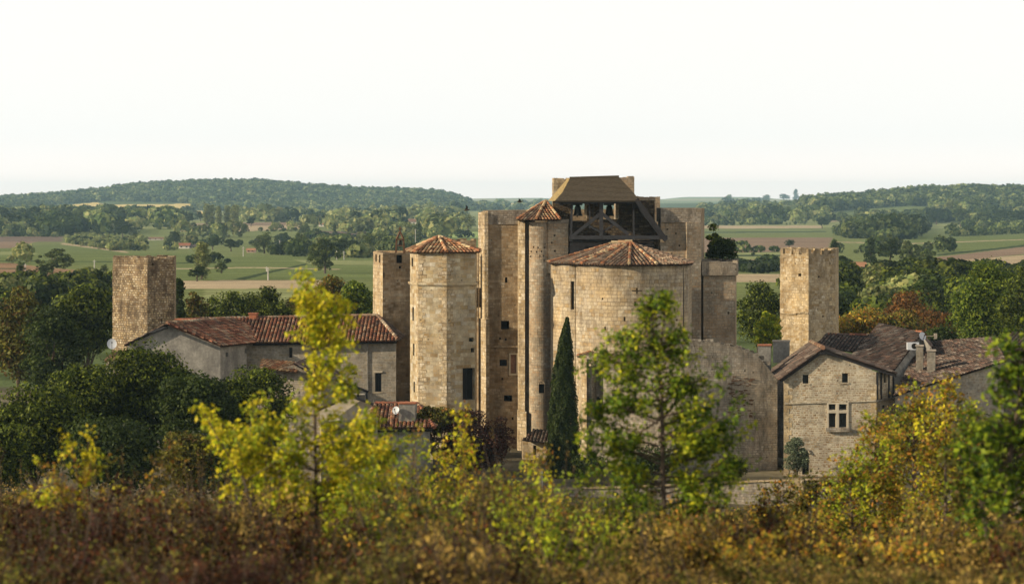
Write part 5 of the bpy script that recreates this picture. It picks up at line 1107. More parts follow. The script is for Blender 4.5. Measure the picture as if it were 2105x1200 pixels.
def ground_d(px, py):
    """distance at which the ground is seen at this photo point"""
    ds = np.geomspace(270, 8800, 3000); z = ground_z((px - CX) * ds / F, ds); p = HY + (CZ - z) * F / ds
    ok = np.where(p <= py)[0]; return float(ds[ok[0]]) if len(ok) else 4000.0
_fi = [0]
def ft(px, pyb, h, kind, label, wsc=1.0, name='tree', group='trees scattered over the valley fields'):
    d = ground_d(px, pyb); x = X_(px, d); _fi[0] += 1
    t = thing(name, label, 'tree', (x, d, gz(x, d)), group); s = h * d / F; t.scale = (s * wsc, s * wsc, s); t.rotation_euler = (0, 0, _fi[0] * 1.7)
    for nm, me in (('crown', VAR[kind][0]), ('trunk', TRK[kind])):
        o = bpy.data.objects.new(nm, me); COL.objects.link(o); o.parent = t
    return t
for a in [
 (108, 566, 66, 'oakf', 'big dark spreading tree standing alone in the fields left of the ochre tower', 1.15), (85, 578, 40, 'dark', 'low dark tree right under the big spreading tree'), (42, 566, 36, 'round', 'thin tree left of the big spreading field tree', .7),
 (214, 563, 24, 'round', 'small round tree in the field just left of the ochre tower top'), (150, 482, 26, 'dark', 'dark tree at the left end of the orchard rows', 1.2), (252, 491, 44, 'dark', 'dark tree above the orchard rows, upper left field', 1.0), (275, 491, 30, 'silverf', 'pale grey green tree beside the dark orchard tree'),
 (415, 575, 80, 'poplar', 'tall pale poplar with a dark base right of the ochre tower', 1.2), (405, 578, 36, 'dark', 'round dark bush at the foot of the tall pale poplar', 1.5), (455, 562, 34, 'round', 'round tree just right of the tall pale poplar'),
 (360, 508, 38, 'dark', 'dark pyramidal tree above the small red barn', .9), (460, 494, 34, 'tall', 'slim dark tree with pale top in the middle field', .7), (437, 514, 30, 'dark', 'dark tree left in the row over the green vineyard', 1.2), (475, 517, 30, 'dark', 'dark tree right in the row over the green vineyard', 1.3),
 (543, 521, 52, 'round', 'broad pointed tree above the vineyard, with a roof beside it', 1.1), (583, 524, 34, 'dark', 'dark low tree right of the broad pointed tree', 1.3), (613, 524, 46, 'cone', 'dark conical tree left of the big pale tree'), (668, 562, 86, 'oakf', 'big pale green tree in the vineyard left of the towers', .85), (655, 556, 60, 'pale', 'pale shoulder of trees left of the big vineyard tree', .8),
 (700, 529, 44, 'dark', 'dark tree right behind the big vineyard tree', 1.1), (727, 530, 42, 'dark', 'second dark tree right of the big vineyard tree', 1.0), (757, 530, 44, 'tall', 'slim tree above the narrow tower at the left', .8), (785, 512, 44, 'round', 'round tree above the narrow slotted tower'), (745, 505, 34, 'pale', 'pale tree among the orchards above the narrow tower'),
 (688, 488, 30, 'cone', 'small dark cone shaped tree beside the white farm', .7), (626, 488, 34, 'round', 'dark tree left of the white farm'), (425, 462, 44, 'poplar', 'pale poplar at the left of the poplar row below the wooded hill'), (436, 462, 42, 'poplar', 'second poplar from the left in the row below the wooded hill'), (449, 463, 40, 'poplar', 'third poplar in the row below the wooded hill'),
 (467, 463, 42, 'poplar', 'fourth poplar in the row below the wooded hill', 1.1), (483, 464, 44, 'poplar', 'rightmost tall poplar of the row below the wooded hill', 1.3), (391, 446, 26, 'dark', 'round dark tree left of the poplar row'), (412, 455, 24, 'dark', 'dark bush touching the poplar row'), (516, 466, 22, 'dark', 'small dark tree right of the poplar row'), (530, 452, 24, 'pale', 'pale round tree right of the poplar row', 1.3),
 (812, 458, 38, 'poplar', 'pale tall tree right of the white houses, under the hill'), (828, 456, 34, 'tall', 'green tall tree right of the white houses, under the hill'), (890, 482, 52, 'oakf', 'tall round tree above the octagonal tower', .9), (862, 462, 36, 'round', 'tree beside the pale farm above the octagonal tower', 1.1), (925, 476, 32, 'dark', 'dark low tree right of the tall round tree above the octagonal tower', 1.6), (940, 452, 28, 'pale', 'sunlit pale trees left of the keep top', 1.6), (962, 474, 40, 'pale', 'pale tree touching the left edge of the keep', 1.1), (860, 500, 44, 'tall', 'slim dark tree rising behind the octagonal cap'),
 (1498, 415, 18, 'pale', 'sunlit round tree on the skyline right of the keep'), (1515, 417, 11, 'round', 'tiny tree on the skyline beside the sunlit round tree'), (1636, 412, 24, 'cone', 'pointed dark tree breaking the skyline of the right hill', 1.2), (1612, 414, 18, 'dark', 'dark tree left of the pointed skyline tree', 1.5), (1575, 415, 18, 'round', 'low round tree at the left start of the right skyline', 1.5),
 (1530, 460, 38, 'pale', 'pale tall tree in the right valley just right of the keep', .9), (1547, 460, 34, 'pale', 'second pale tall tree in the right valley', .8), (1566, 452, 22, 'poplar', 'small pale poplar in the right valley', 1.3), (1590, 446, 26, 'dark', 'dark tree in the right valley under the skyline', 1.3), (1618, 446, 26, 'round', 'round tree in the right valley under the skyline', 1.2), (1655, 458, 28, 'round', 'round tree below the right hill slope', 1.1),
 (1950, 450, 48, 'pale', 'pale yellowish tree on the right hill edge', .6), (1925, 462, 40, 'dark', 'dark tree left of the pale yellowish hill tree'), (1975, 466, 50, 'round', 'big round tree in front of the right hill wood', 1.1), (2020, 466, 46, 'round', 'second big round tree in front of the right hill wood', 1.1), (2065, 468, 44, 'dark', 'dark round tree in front of the right hill wood', 1.2), (2100, 470, 44, 'dark', 'dark round tree at the right edge of the hill wood', 1.2),
 (1715, 552, 62, 'cone', 'tall dark conifer right of the cream tower top', .9), (1735, 560, 40, 'dark', 'dark tree right of the tall conifer', 1.1), (1790, 545, 60, 'cone', 'dark conifer beside the pink house', 1.0), (1830, 545, 62, 'dark', 'broad dark tree right of the pink house', 1.0), (1875, 548, 64, 'oakf', 'big round tree right of the pink house', .9), (1905, 555, 52, 'round', 'round tree right end of the group near the pink house'), (1760, 575, 30, 'pale', 'pale bush left of the pink house', 1.2),
 (1548, 528, 12, 'dark', 'tiny tree in the brown field right of the roofless tower'), (1690, 470, 26, 'dark', 'dark tree above the cream tower', 1.2), (1540, 557, 22, 'dark', 'dark bush in front of the lower brown field right of the keep', 1.2), (1580, 556, 20, 'dark', 'dark bush left of the cream tower', 1.6), (1622, 510, 20, 'dark', 'small dark tree peeping over the cream tower battlements', 1.5)]:
    ft(*a)
FARMS += [(p[0], p[1], ground_d(p[0], p[2])) for p in ((378, 16, 511), (515, 12, 519), (667, 17, 466), (703, 12, 467), (851, 26, 464), (1768, 20, 557), (345, 20, 444), (275, 14, 440), (320, 20, 494))]
# groups of trees in the mid valley that read as masses
def mass(name, label, poly, d0, d1, sp, h, w, seed, pal='far', per=90): wood(name, label, band(poly, sp, d0, d1, h, w, seed) or [(X_(poly[0][0], d0), d0, h, w)], 0, seed, pal, per)
_hillL = [(-700, 432), (-400, 418), (0, 408), (60, 404), (150, 396), (215, 388), (260, 380), (330, 376), (430, 373), (520, 375), (650, 384), (760, 390), (850, 391), (900, 396), (940, 406), (965, 418), (960, 432), (700, 446), (480, 440), (405, 432), (385, 418), (220, 414), (105, 422), (60, 438), (-700, 445)]
_r = np.random.default_rng(77)
def hill_pts(sp, h, w, dr, pxr, poly, seed):
    rng = np.random.default_rng(seed); out = []; y = dr[0]
    while y < dr[1]:
        x = X_(pxr[0], y)
        while x < X_(pxr[1], y):
            xx, yy = x + rng.uniform(-.45, .45) * sp, y + rng.uniform(-.45, .45) * sp; z = gz(xx, yy); px = CX + xx * F / yy; py = HY + (CZ - z) * F / yy
            if inpoly(np.array([px]), np.array([py]), poly)[0]: out.append((xx, yy, h * rng.uniform(.75, 1.3), w * rng.uniform(.75, 1.35)))
            x += sp
        y += sp * 2.0 if dr[1] > 3300 else sp
    return out
wood('wood', 'dense wood covering the long rounded hill on the left horizon', hill_pts(9, 9, 9.5, (3200, 4240), (-350, 975), _hillL, 1), 1, 1, 'far', 64)
_hillR = [(1640, 404), (1700, 402), (1800, 394), (1880, 387), (2000, 382), (2105, 384), (2500, 382), (2500, 462), (2105, 460), (1990, 452), (1925, 446), (1912, 424), (1850, 424), (1760, 430), (1680, 440), (1650, 424)]
wood('wood', 'dense wood along the top of the hill on the right horizon', hill_pts(9, 9, 10, (2250, 3020), (1640, 2400), _hillR, 2), 1, 2, 'far', 80)
mass('wood', 'belt of mixed trees below the wooded hill at far left', [(-300, 434), (60, 440), (64, 449), (400, 444), (400, 456), (360, 470), (240, 486), (130, 486), (-300, 488)], 1250, 3300, 30, 9, 13, 3, 'far', 110)
mass('wood', 'dark belt of trees above the purple field at the left edge', [(-300, 462), (140, 460), (150, 484), (-300, 486)], 1200, 1800, 17, 8, 11, 4, 'deep', 150)
mass('wood', 'sunlit scrub between the poplars and the white farms', [(490, 446), (780, 446), (860, 440), (960, 436), (960, 470), (700, 474), (640, 458), (490, 456)], 1500, 3000, 30, 9, 11, 5, 'farpale', 70)
mass('wood', 'orchards and gardens round the white farms', [(620, 464), (960, 460), (960, 500), (850, 498), (700, 478), (640, 474)], 1150, 1900, 30, 8, 9, 6, 'farpale', 70)
mass('wood', 'line of dark trees beyond the green vineyard left of the towers', [(600, 514), (790, 516), (850, 510), (850, 532), (600, 528)], 780, 1050, 11, 4.6, 6.5, 7, 'far', 200)
mass('wood', 'scattered trees on the far plain left of the keep', [(870, 424), (1160, 422), (1160, 440), (870, 442)], 2700, 4800, 75, 8, 15, 8, 'far', 70)
mass('wood', 'wooded patch of valley right of the keep', [(1440, 424), (1545, 424), (1560, 440), (1700, 446), (1700, 462), (1440, 462)], 1900, 3600, 34, 8, 13, 9, 'far', 110)
mass('wood', 'wood on the slope in the middle of the right valley', [(1745, 452), (1900, 450), (1900, 466), (1890, 480), (1875, 494), (1745, 490)], 1150, 2100, 14, 8, 10, 10, 'far', 200)
mass('wood', 'low wood above the brown field at the right edge', [(1985, 462), (2400, 456), (2400, 480), (1990, 478)], 1250, 1900, 17, 6, 9, 11, 'far', 130)
mass('wood', 'broad dark green wood filling the hollow behind the orange trees', [(1640, 598), (1730, 590), (1800, 580), (1970, 582), (2400, 580), (2400, 720), (1640, 720)], 300, 560, 4.2, 3.4, 4.8, 12, 'oak', 420)
mass('wood', 'hedge of dark trees in the hollow left of the cream tower', [(1490, 549), (1610, 549), (1610, 562), (1490, 562)], 480, 760, 6, 2.2, 4.5, 13, 'deep', 200)
mass('wood', 'low trees between the stubble field and the village on the left', [(-300, 590), (240, 590), (240, 640), (-300, 640)], 320, 420, 5, 2.6, 4.5, 14, 'oak', 300)
mass('hedge', 'hedgerow beside the green vineyards at the right edge', [(1900, 452), (2400, 448), (2400, 458), (1900, 460)], 1600, 2500, 18, 8, 14, 16, 'deep', 70)
def line_trees(name, label, lines, seed, pal, h, per=110, cat='hedge'):
    rng = np.random.default_rng(seed); out = []
    for pts in lines:
        for (x0, y0), (x1, y1) in zip(pts, pts[1:]):
            d0, d1 = ground_d(x0, y0), ground_d(x1, y1); A = np.array([X_(x0, d0), d0]); B = np.array([X_(x1, d1), d1]); n = int(np.linalg.norm(B - A) / (h * .8)) + 1
            for i in range(n):
                if rng.random() < .15: continue
                p = A + (B - A) * (i + rng.uniform(-.3, .3)) / n + rng.normal(size=2) * .8; hh = h * rng.uniform(.35, 1.25) ** 1.2; out.append((p[0], p[1], hh, hh * rng.uniform(.9, 1.5)))
    o = wood(name, label, out, 0, seed, pal, per); o['category'] = cat
line_trees('hedge', 'dark hedgerows running between the fields on the left of the valley', [[(-200, 487), (60, 486), (130, 488)], [(560, 524), (640, 522)], [(370, 503), (500, 504), (620, 500)], [(620, 492), (760, 494), (850, 496)], [(400, 541), (480, 540)], [(0, 541), (70, 541)], [(860, 490), (990, 488)], [(380, 475), (470, 477), (640, 475)]], 61, 'deep', 4.0)
line_trees('hedge', 'sunlit hedges and young trees between the poplars and the white farms', [[(60, 458), (200, 456), (380, 455)], [(380, 452), (560, 450)], [(560, 470), (700, 470), (800, 470)], [(720, 480), (860, 478)], [(780, 500), (870, 498)], [(640, 447), (800, 445), (950, 444)], [(380, 490), (520, 488)], [(200, 466), (330, 462), (370, 470)]], 62, 'farpale', 7.0)
line_trees('hedge', 'tree lines across the right side of the valley', [[(1440, 464), (1560, 462), (1700, 462)], [(1640, 446), (1700, 452), (1740, 456)], [(1500, 519), (1600, 518)], [(1900, 452), (2000, 456), (2150, 458)], [(1720, 484), (1780, 486)], [(1890, 520), (1960, 516)], [(1760, 444), (1890, 441)], [(1560, 425), (1660, 424)], [(1440, 443), (1540, 442)], [(1730, 520), (1880, 522)], [(1960, 486), (2110, 480)]], 63, 'far', 5.0)
line_trees('hedge', 'tiny hedges and copses on the far plain under the horizon', [[(950, 428), (1000, 427)], [(1000, 433), (1080, 432)], [(1060, 421), (1160, 420)], [(1440, 430), (1540, 432)], [(1480, 421), (1560, 420)]], 64, 'far', 9.0, 70)
# orchard rows
pts = []
for r_ in range(9):
    for c_ in range(44):
        px = 138 + c_ * 6.2; py = 491 + r_ * 3.0
        if py < 489 + (px - 130) * .02 or py > 500 + (px - 130) * .16 or px > 395: continue
        d = ground_d(px, py); pts.append((X_(px, d), d, 2.6, 2.7))
wood('orchard', 'rows of sunlit orchard bushes in the field at the left', pts, 0, 21, 'farpale', 60)
# farms
def farm(px, pyb, wpx, hpx, roof, wcol, label, rpx=None, dep=7):
    d = ground_d(px, pyb); x = X_(px, d); w = wpx * d / F; h = hpx * d / F; t = thing('farmhouse', label, 'house', (x, d, gz(x, d)), 'farmhouses in the valley'); z = gz(x, d)
    mb = MB(); hw = h * .6; mb.prism([(x - w / 2, d), (x + w / 2, d), (x + w / 2, d + dep), (x - w / 2, d + dep)], z - 1, z + hw)
    mb.face([(x - w / 2, d, z + hw), (x - w / 2, d + dep / 2, z + h), (x - w / 2, d + dep, z + hw)]); mb.face([(x + w / 2, d, z + hw), (x + w / 2, d + dep, z + hw), (x + w / 2, d + dep / 2, z + h)]); mb.build('wall', M[wcol], t)
    mb = MB(); o = .4; c = TILE[roof][0]
    for a, b in ((d - o, 1), (d + dep + o, -1)): mb.face([(x - w / 2 - o, a, z + hw - .15), (x + w / 2 + o, a, z + hw - .15), (x + w / 2 + o, d + dep / 2, z + h + .1), (x - w / 2 - o, d + dep / 2, z + h + .1)], None, c)
    mb.build('roof', M['tile'], t); mb = MB(); n = max(2, int(w / 3))
    for i in range(n): xx = x - w / 2 + w * (i + .5) / n; mb.box(xx - .4, xx + .4, d - .05, d + .02, z + hw * .35, z + hw * .75)
    mb.build('window', M['glass'], t)
M['whitewall'] = plain('white_limewash', (0.62, 0.56, 0.48), .9, 0, .1); M['pinkwall'] = plain('pink_limewash', (0.55, 0.36, 0.27), .9, 0, .1)
farm(378, 511, 22, 11, 'red', 'whitewall', 'small barn with a red roof at the end of the orchard rows'); farm(395, 511, 12, 8, 'brown', 'plaster', 'grey shed beside the small red roofed barn')
farm(515, 519, 16, 8, 'orange', 'pinkwall', 'low pink roofed house left of the broad pointed tree'); farm(667, 466, 24, 9, 'orange', 'whitewall', 'white farmhouse in the middle of the left valley'); farm(703, 467, 14, 9, 'orange', 'whitewall', 'white cottage right of the white farmhouse', dep=9)
farm(851, 464, 42, 14, 'old', 'whitewall', 'long pale farm building above the octagonal tower'); farm(1768, 557, 26, 17, 'orange', 'pinkwall', 'pink walled house in the valley right of the cream tower'); farm(1745, 560, 16, 7, 'orange', 'whitewall', 'low outbuilding left of the pink walled house')
farm(345, 444, 30, 6, 'old', 'whitewall', 'low pale farm below the wooded hill'); farm(275, 440, 18, 6, 'orange', 'pinkwall', 'tiny farm with a pinkish roof near the yellow field'); farm(320, 494, 34, 6, 'old', 'whitewall', 'long white shed above the orchard rows'); farm(850, 456, 16, 7, 'orange', 'whitewall', 'small white house beside the long pale farm')
# power poles
for i, (px, pb, h) in enumerate(((575, 524, 30), (551, 576, 26), (500, 527, 20), (692, 534, 24), (707, 534, 18), (854, 520, 50), (194, 552, 18), (52, 556, 14), (548, 558, 10))):
    d = ground_d(px, pb); x = X_(px, d); z = gz(x, d); H = h * d / F
    t = thing('power_pole', ['concrete power pole in front of the trees left of the big vineyard tree', 'concrete power pole standing in the stubble above the long roof', 'thin power pole left of the broad pointed tree', 'power pole right of the big vineyard tree', 'second power pole right of the big vineyard tree', 'tall power pole just left of the octagonal cap', 'thin power pole in the green field left of the ochre tower', 'thin power pole at the far left of the fields', 'short power pole in the green vineyard'][i], 'power pole', (x, d, z), 'power poles in the valley')
    mb = MB(); mb.tube([(x, d, z - .3), (x, d, z + H)], [.16, .1], 6); mb.build('pole', M['pole'], t); mb = MB(); mb.beam((x - .45, d, z + H - .4), (x + .45, d, z + H - .4), .09); mb.build('crossarm', M['pole'], t)

# ------------------------------------------------------------------ near saplings and bushes on the camera's slope
def sapling(name, cat, label, d, trunk, branches, pal, leaf, dens, seed, thick=.035, spread=.13, group=None, pal2=None, clump=.1, tight=1.0):
    """trunk: points (px, py); branches: (px0, py0, px1, py1); each gets twigs and leaf sprays"""
    rng = np.random.default_rng(seed); k = d / F; x0, zb = X_(trunk[0][0], d), 0; zb = gz(x0, d)
    root = thing(name, label, cat, (x0, d, zb), group); tp = [(x0, d, zb - .1)] + [(X_(a, d), d + rng.normal() * .05, Z_(b, d)) for a, b in trunk if Z_(b, d) > zb + .05]
    n = len(tp); mb = MB(); mb.tube(tp, [thick * (1 - .82 * i / (n - 1)) for i in range(n)], 7)
    L = Leaves(); cen = []; 
    def spray(a, b, r0, nl, lev):
        a = Vector(a); b = Vector(b); ln = (b - a).length; m = a.lerp(b, .5) + Vector((rng.normal(), rng.normal(), rng.normal())) * ln * .05 + Vector((0, 0, -ln * .04))
        mb.tube([a, m, b], [r0 * .8, r0 * .45, r0 * .12], 4, cap=False)
        nt = max(2, int(ln / .16)) if lev == 0 else 0
        for _ in range(nt):
            f = rng.uniform(.15, 1); s = a.lerp(m, f * 2) if f < .5 else m.lerp(b, f * 2 - 1); dr = (b - a).normalized() * rng.uniform(.3, 1) * tight + Vector((rng.normal(), rng.normal(), rng.normal() + .25)) * .62
            e = s + dr.normalized() * rng.uniform(.14, .42) / tight ** .6 * (1.15 - .5 * f) * (.6 + .4 * min(ln, 1.2)); spray(s, e, r0 * .35, nl, 1)
        if lev == 1:
            cnt = max(5, int(dens * 2.6 * ln)); f = rng.uniform(.1, 1.08, (cnt, 1)); A = np.array(a); B = np.array(b); p = A + (B - A) * f + rng.normal(size=(cnt, 3)) * clump * .55
            tt = rng.uniform(.7, 1.25); pl = pal2 if (pal2 and rng.random() < .3) else pal
            L.add(p, unit(rng.normal(size=(cnt, 3)) + np.array([-.3, -.5, .9])), leaf, pick(rng, pl, cnt) * tt, .55, rng)
    for bx0, by0, bx1, by1 in branches:
        dy = rng.uniform(-.7, .7) * abs(bx1 - bx0) * k + rng.uniform(-.15, .15); spray((X_(bx0, d), d, Z_(by0, d)), (X_(bx1, d), d + dy, Z_(by1, d)), thick * .42, leaf, 0)
    # leader
    for (a, b) in zip(tp[max(1, n // 2):], tp[max(1, n // 2) + 1:]): spray(a, b, thick * .2, leaf, 0)
    mb.build('trunk', M['bark'], root); link('foliage', L.mesh('foliage'), root); return root
def fan(tx0, ty0, tx1, ty1, profile, n, seed, up=.35):
    """branches along a trunk from (tx0,ty0) up to (tx1,ty1); profile: [(py, left, right)] outline of the crown"""
    rg = random.Random(seed); out = []; ys = [p[0] for p in profile]
    for i in range(n):
        y = ys[0] + (ys[-1] - ys[0]) * (i + rg.random()) / n; l = float(np.interp(y, ys, [p[1] for p in profile])); r = float(np.interp(y, ys, [p[2] for p in profile])); f = (y - ty0) / (ty1 - ty0 + 1e-9)
        tx = tx0 + (tx1 - tx0) * f; ex = l if i % 2 else r; ex = tx + (ex - tx) * rg.uniform(.55, 1.0); sy = min(ty0, y + abs(ex - tx) * up + 15); ff = (sy - ty0) / (ty1 - ty0 + 1e-9)
        out.append((tx0 + (tx1 - tx0) * ff, sy, ex, y))
    return out
S = 'saplings on the near slope'
# tall yellow sapling
br = fan(648, 1060, 640, 590, [(585, 622, 640), (620, 625, 655), (640, 655, 715), (690, 650, 725), (760, 650, 720), (800, 632, 720), (830, 600, 735)], 30, 1) + fan(650, 1060, 646, 800, [(845, 590, 730), (880, 540, 790), (920, 480, 800), (960, 460, 810), (1000, 480, 760), (1040, 560, 740)], 26, 2)
br += fan(650, 1060, 646, 800, [(870, 605, 690), (960, 590, 700), (1040, 600, 700)], 14, 12)
br += [(600, 960, 418, 850), (590, 950, 440, 900), (560, 930, 510, 820), (560, 940, 535, 830), (560, 960, 430, 870), (540, 960, 470, 930), (600, 990, 480, 980), (640, 1000, 800, 905), (700, 950, 785, 850), (700, 940, 770, 860), (690, 960, 810, 940), (645, 760, 690, 620), (645, 700, 712, 625), (640, 720, 628, 580), (642, 650, 622, 578), (646, 780, 718, 700)]
sapling('sapling', 'young tree', 'tall bright yellow green sapling rising in front of the long roof', 31, [(650, 1180), (650, 1060), (648, 900), (646, 760), (640, 660), (628, 585)], br, 'yellow', .068, 80, 1, .032, pal2='lime', tight=1.3)
sapling('sapling', 'young tree', 'bright yellow spray of branches left of the tall sapling', 30, [(540, 1200), (530, 1080), (500, 980), (450, 900), (420, 850)], [(500, 980, 415, 850), (480, 960, 430, 905), (520, 1020, 520, 820), (510, 1000, 545, 850), (500, 990, 600, 900), (520, 1030, 610, 960), (520, 1030, 450, 960), (500, 980, 480, 880), (530, 1060, 640, 1000), (520, 1040, 470, 1010)] , 'yellow', .075, 60, 2, .03, pal2='lime', group=S, tight=2.2, clump=.09)
sapling('sapling', 'young tree', 'yellow leaved bush standing up against the dark oaks at the left', 30, [(150, 1200), (150, 1090), (170, 980), (185, 900)], [(150, 1060, 140, 900), (155, 1040, 205, 878), (160, 1000, 235, 940), (150, 1060, 120, 930), (150, 1050, 60, 945), (150, 1060, 45, 990), (160, 1010, 180, 890), (160, 1040, 230, 1000), (150, 1070, 90, 1010), (165, 990, 150, 900), (165, 1000, 200, 930)] , 'yellow', .065, 52, 3, .025, pal2='gold', group=S, tight=2.6, clump=.08)
# green sapling before the rampart
br = fan(1362, 1150, 1345, 640, [(612, 1318, 1380), (660, 1290, 1410), (700, 1250, 1425), (745, 1215, 1430), (765, 1230, 1485), (800, 1255, 1480), (850, 1190, 1500), (900, 1185, 1540), (950, 1210, 1550), (1000, 1225, 1530), (1050, 1220, 1480), (1100, 1250, 1450)], 62, 3, .3)
br += [(1350, 740, 1322, 608), (1355, 740, 1370, 604), (1360, 760, 1408, 662), (1365, 930, 1535, 830), (1368, 960, 1552, 880), (1368, 980, 1545, 960), (1360, 820, 1205, 855), (1360, 860, 1190, 890), (1362, 800, 1480, 765), (1360, 720, 1270, 690), (1355, 780, 1218, 745), (1365, 860, 1425, 740)]
sapling('sapling', 'young tree', 'leafy green sapling standing in front of the grey rampart', 32, [(1368, 1200), (1366, 1100), (1362, 950), (1360, 800), (1345, 700), (1338, 620)], br, 'green', .07, 66, 5, .05, pal2='lime', tight=1.2)
sapling('sapling', 'young tree', 'green tree with low branches at the right edge', 29, [(2070, 1220), (2062, 1100), (2075, 950), (2090, 850), (2110, 700)], fan(2070, 1150, 2110, 700, [(680, 2040, 2160), (720, 2045, 2160), (760, 2062, 2160), (800, 2050, 2160), (840, 1985, 2160), (880, 1965, 2160), (940, 1975, 2160), (1000, 1990, 2160), (1060, 2000, 2160), (1110, 2020, 2160)], 60, 9, .3), 'green', .085, 50, 7, .06, pal2='green', group=S)
sapling('sapling', 'young tree', 'second leaning trunk with olive leaves beside the right edge tree', 31, [(2050, 1240), (2030, 1130), (2010, 1000), (1990, 900)], fan(2040, 1130, 1990, 870, [(850, 1960, 2050), (920, 1930, 2080), (990, 1930, 2090), (1050, 1960, 2090)], 26, 10, .3), 'olive', .075, 46, 8, .045, pal2='green', group=S)
GO = 'golden bushes on the right slope'
for i, (px, d, yt, yb, w, pal, pal2, lab) in enumerate([(1880, 46, 790, 1150, 190, 'gold', 'lime', 'tall golden yellow bush in front of the broad low roof'), (1800, 47, 850, 1140, 150, 'gold', 'lime', 'golden green bush left of the tall golden bush'), (1945, 44, 775, 1180, 160, 'gold', 'yellow', 'tall orange gold tree with a thin trunk near the right side'), (1680, 48, 970, 1150, 150, 'olive', 'gold', 'small fruit tree with a forked trunk in the dry grass'), (1752, 46, 930, 1120, 120, 'lime', 'gold', 'yellow green bush below the corner of the gabled house'), (1600, 50, 985, 1130, 130, 'gold', 'olive', 'low golden bush in front of the boundary wall'), (1990, 48, 830, 1150, 120, 'lime', 'gold', 'yellow green tree behind the right edge tree')]):
    pr = [(yt, px - w * .12, px + w * .12), (yt + (yb - yt) * .25, px - w * .42, px + w * .42), (yt + (yb - yt) * .5, px - w * .55, px + w * .55), (yt + (yb - yt) * .75, px - w * .4, px + w * .4)]
    sapling('bush' if i != 3 else 'fruit_tree', 'bush' if i != 3 else 'fruit tree', lab, d, [(px, yb + 30), (px + 4, yb), (px - 3, (yt + yb) / 2), (px, yt + 10)], fan(px, yb - 20, px, yt, pr, 34 if w > 140 else 24, 50 + i, .45), pal, .085, 40, 20 + i, .045, pal2=pal2, group=GO, clump=.13)
GY = 'yellow sprigs in the middle of the thicket'
for i, (px, d, yt, w, pal, lab) in enumerate([(950, 36, 830, 36, 'yellow', 'upright yellow sprig in front of the purple shrub'), (905, 36, 925, 40, 'yellow', 'short yellow sprig left of the upright one'), (850, 35, 885, 80, 'lime', 'yellow green sprig below the bright red roof'), (1105, 38, 925, 90, 'yellow', 'yellow sprig below the little lean to'), (1030, 37, 965, 80, 'lime', 'lime green bush in the middle of the thicket'), (780, 34, 900, 90, 'lime', 'lime bush right of the tall yellow sapling'), (345, 34, 905, 90, 'olive', 'green bush between the yellow bush and the yellow spray'), (720, 30, 1000, 120, 'lime', 'low yellow green bush at the foot of the tall sapling'), (1240, 36, 1060, 120, 'lime', 'pale green bush below the end of the boundary wall')]):
    pr = [(yt, px - 8, px + 10), (yt + 50, px - w * .35, px + w * .35), (yt + 110, px - w * .5, px + w * .5), (yt + 160, px - w * .5, px + w * .4)]
    sapling('sprig', 'bush', lab, d, [(px - 10, 1190), (px - 6, 1080), (px, yt + 60), (px + 4, yt + 5)], fan(px - 6, 1120, px + 3, yt, pr, 12 if w < 85 else 18, 80 + i, .5), pal, .07, 34, 40 + i, .02, pal2='gold', group=GY)

# thicket: scrub nobody could count
def thicket(name, label, n, dr, pxr, topf, palf, leaf, seed, nl=420, hmax=2.6):
    rng = np.random.default_rng(seed); L = Leaves(); mb = MB()
    for i in range(n):
        d = rng.uniform(*dr); px = rng.uniform(*pxr); x = X_(px, d); zb = gz(x, d); top = Z_(topf(px, rng) , d); h = min(max(top - zb, .35), hmax); w = h * rng.uniform(.45, .8)
        if rng.random() < .45:   # a dry seed stalk standing over the shrub
            q = np.array([x + rng.normal() * .3, d, zb]); e_ = q + np.array([rng.normal() * .12, rng.normal() * .1, h * rng.uniform(1.05, 1.4)]); mb.tube([tuple(q), tuple((q + e_) / 2 + np.array([.03, 0, 0])), tuple(e_)], [.008, .006, .002], 3, cap=False)
            k_ = 16; L.add(e_ - np.array([0, 0, 1]) * rng.uniform(0, .22, (k_, 1)) + rng.normal(size=(k_, 3)) * .022, unit(rng.normal(size=(k_, 3))), leaf * .5, pick(rng, 'tan', k_, .3), .5, rng)
        pal = palf(px, d, rng); ns = int(rng.integers(7, 12)); per = nl // ns; tt = rng.uniform(.5, 1.5)
        for s in range(ns):
            a = np.array([x + rng.normal() * .08, d + rng.normal() * .08, zb]); ang = rng.uniform(0, 6.28); o = w * rng.uniform(.1, .75); hh = h * rng.uniform(.55, 1.03)
            b = a + np.array([math.cos(ang) * o, math.sin(ang) * o, hh]); c = a * .5 + b * .5 + np.array([math.cos(ang), math.sin(ang), 0]) * -.12 * o
            mb.tube([tuple(a), tuple(c), tuple(a + (b - a) * rng.uniform(.95, 1.18))], [.012, .009, .003], 3, cap=False)
            nc = int(rng.integers(3, 7)); fc = rng.uniform(.3, 1.04, nc); ci = rng.integers(0, nc, per); f = (fc[ci] + rng.normal(size=per) * .045)[:, None]; ctint = rng.uniform(.45, 1.7, nc)[ci][:, None]; p = (1 - f) ** 2 * a + 2 * f * (1 - f) * c + f ** 2 * b + rng.normal(size=(per, 3)) * .055 * leaf / .05 + rng.normal(size=(nc, 3))[ci] * .07
            dirv = unit(b - a); L.add(p, unit(rng.normal(size=(per, 3)) + np.array([-.3, -.4, .5])), leaf * rng.uniform(.8, 1.35), pick(rng, pal, per, .25) * tt * ctint, .55, rng)
    mb_o = MB(); o = link(name, L.mesh(name)); tag(o, label, 'scrub', kind='stuff')
    # stems go into the same stuff object
    me = o.data; bmv = np.array(mb.v, np.float32)
    st = mb.build('stems', M['bark']); 
    import bmesh
    b = bmesh.new(); b.from_mesh(me); me.materials.append(M['bark']); k0 = len(b.faces); b.from_mesh(st.data); b.faces.ensure_lookup_table()
    for f in b.faces[k0:]: f.material_index = 1
    b.to_mesh(me); b.free(); bpy.data.objects.remove(st)
    return o
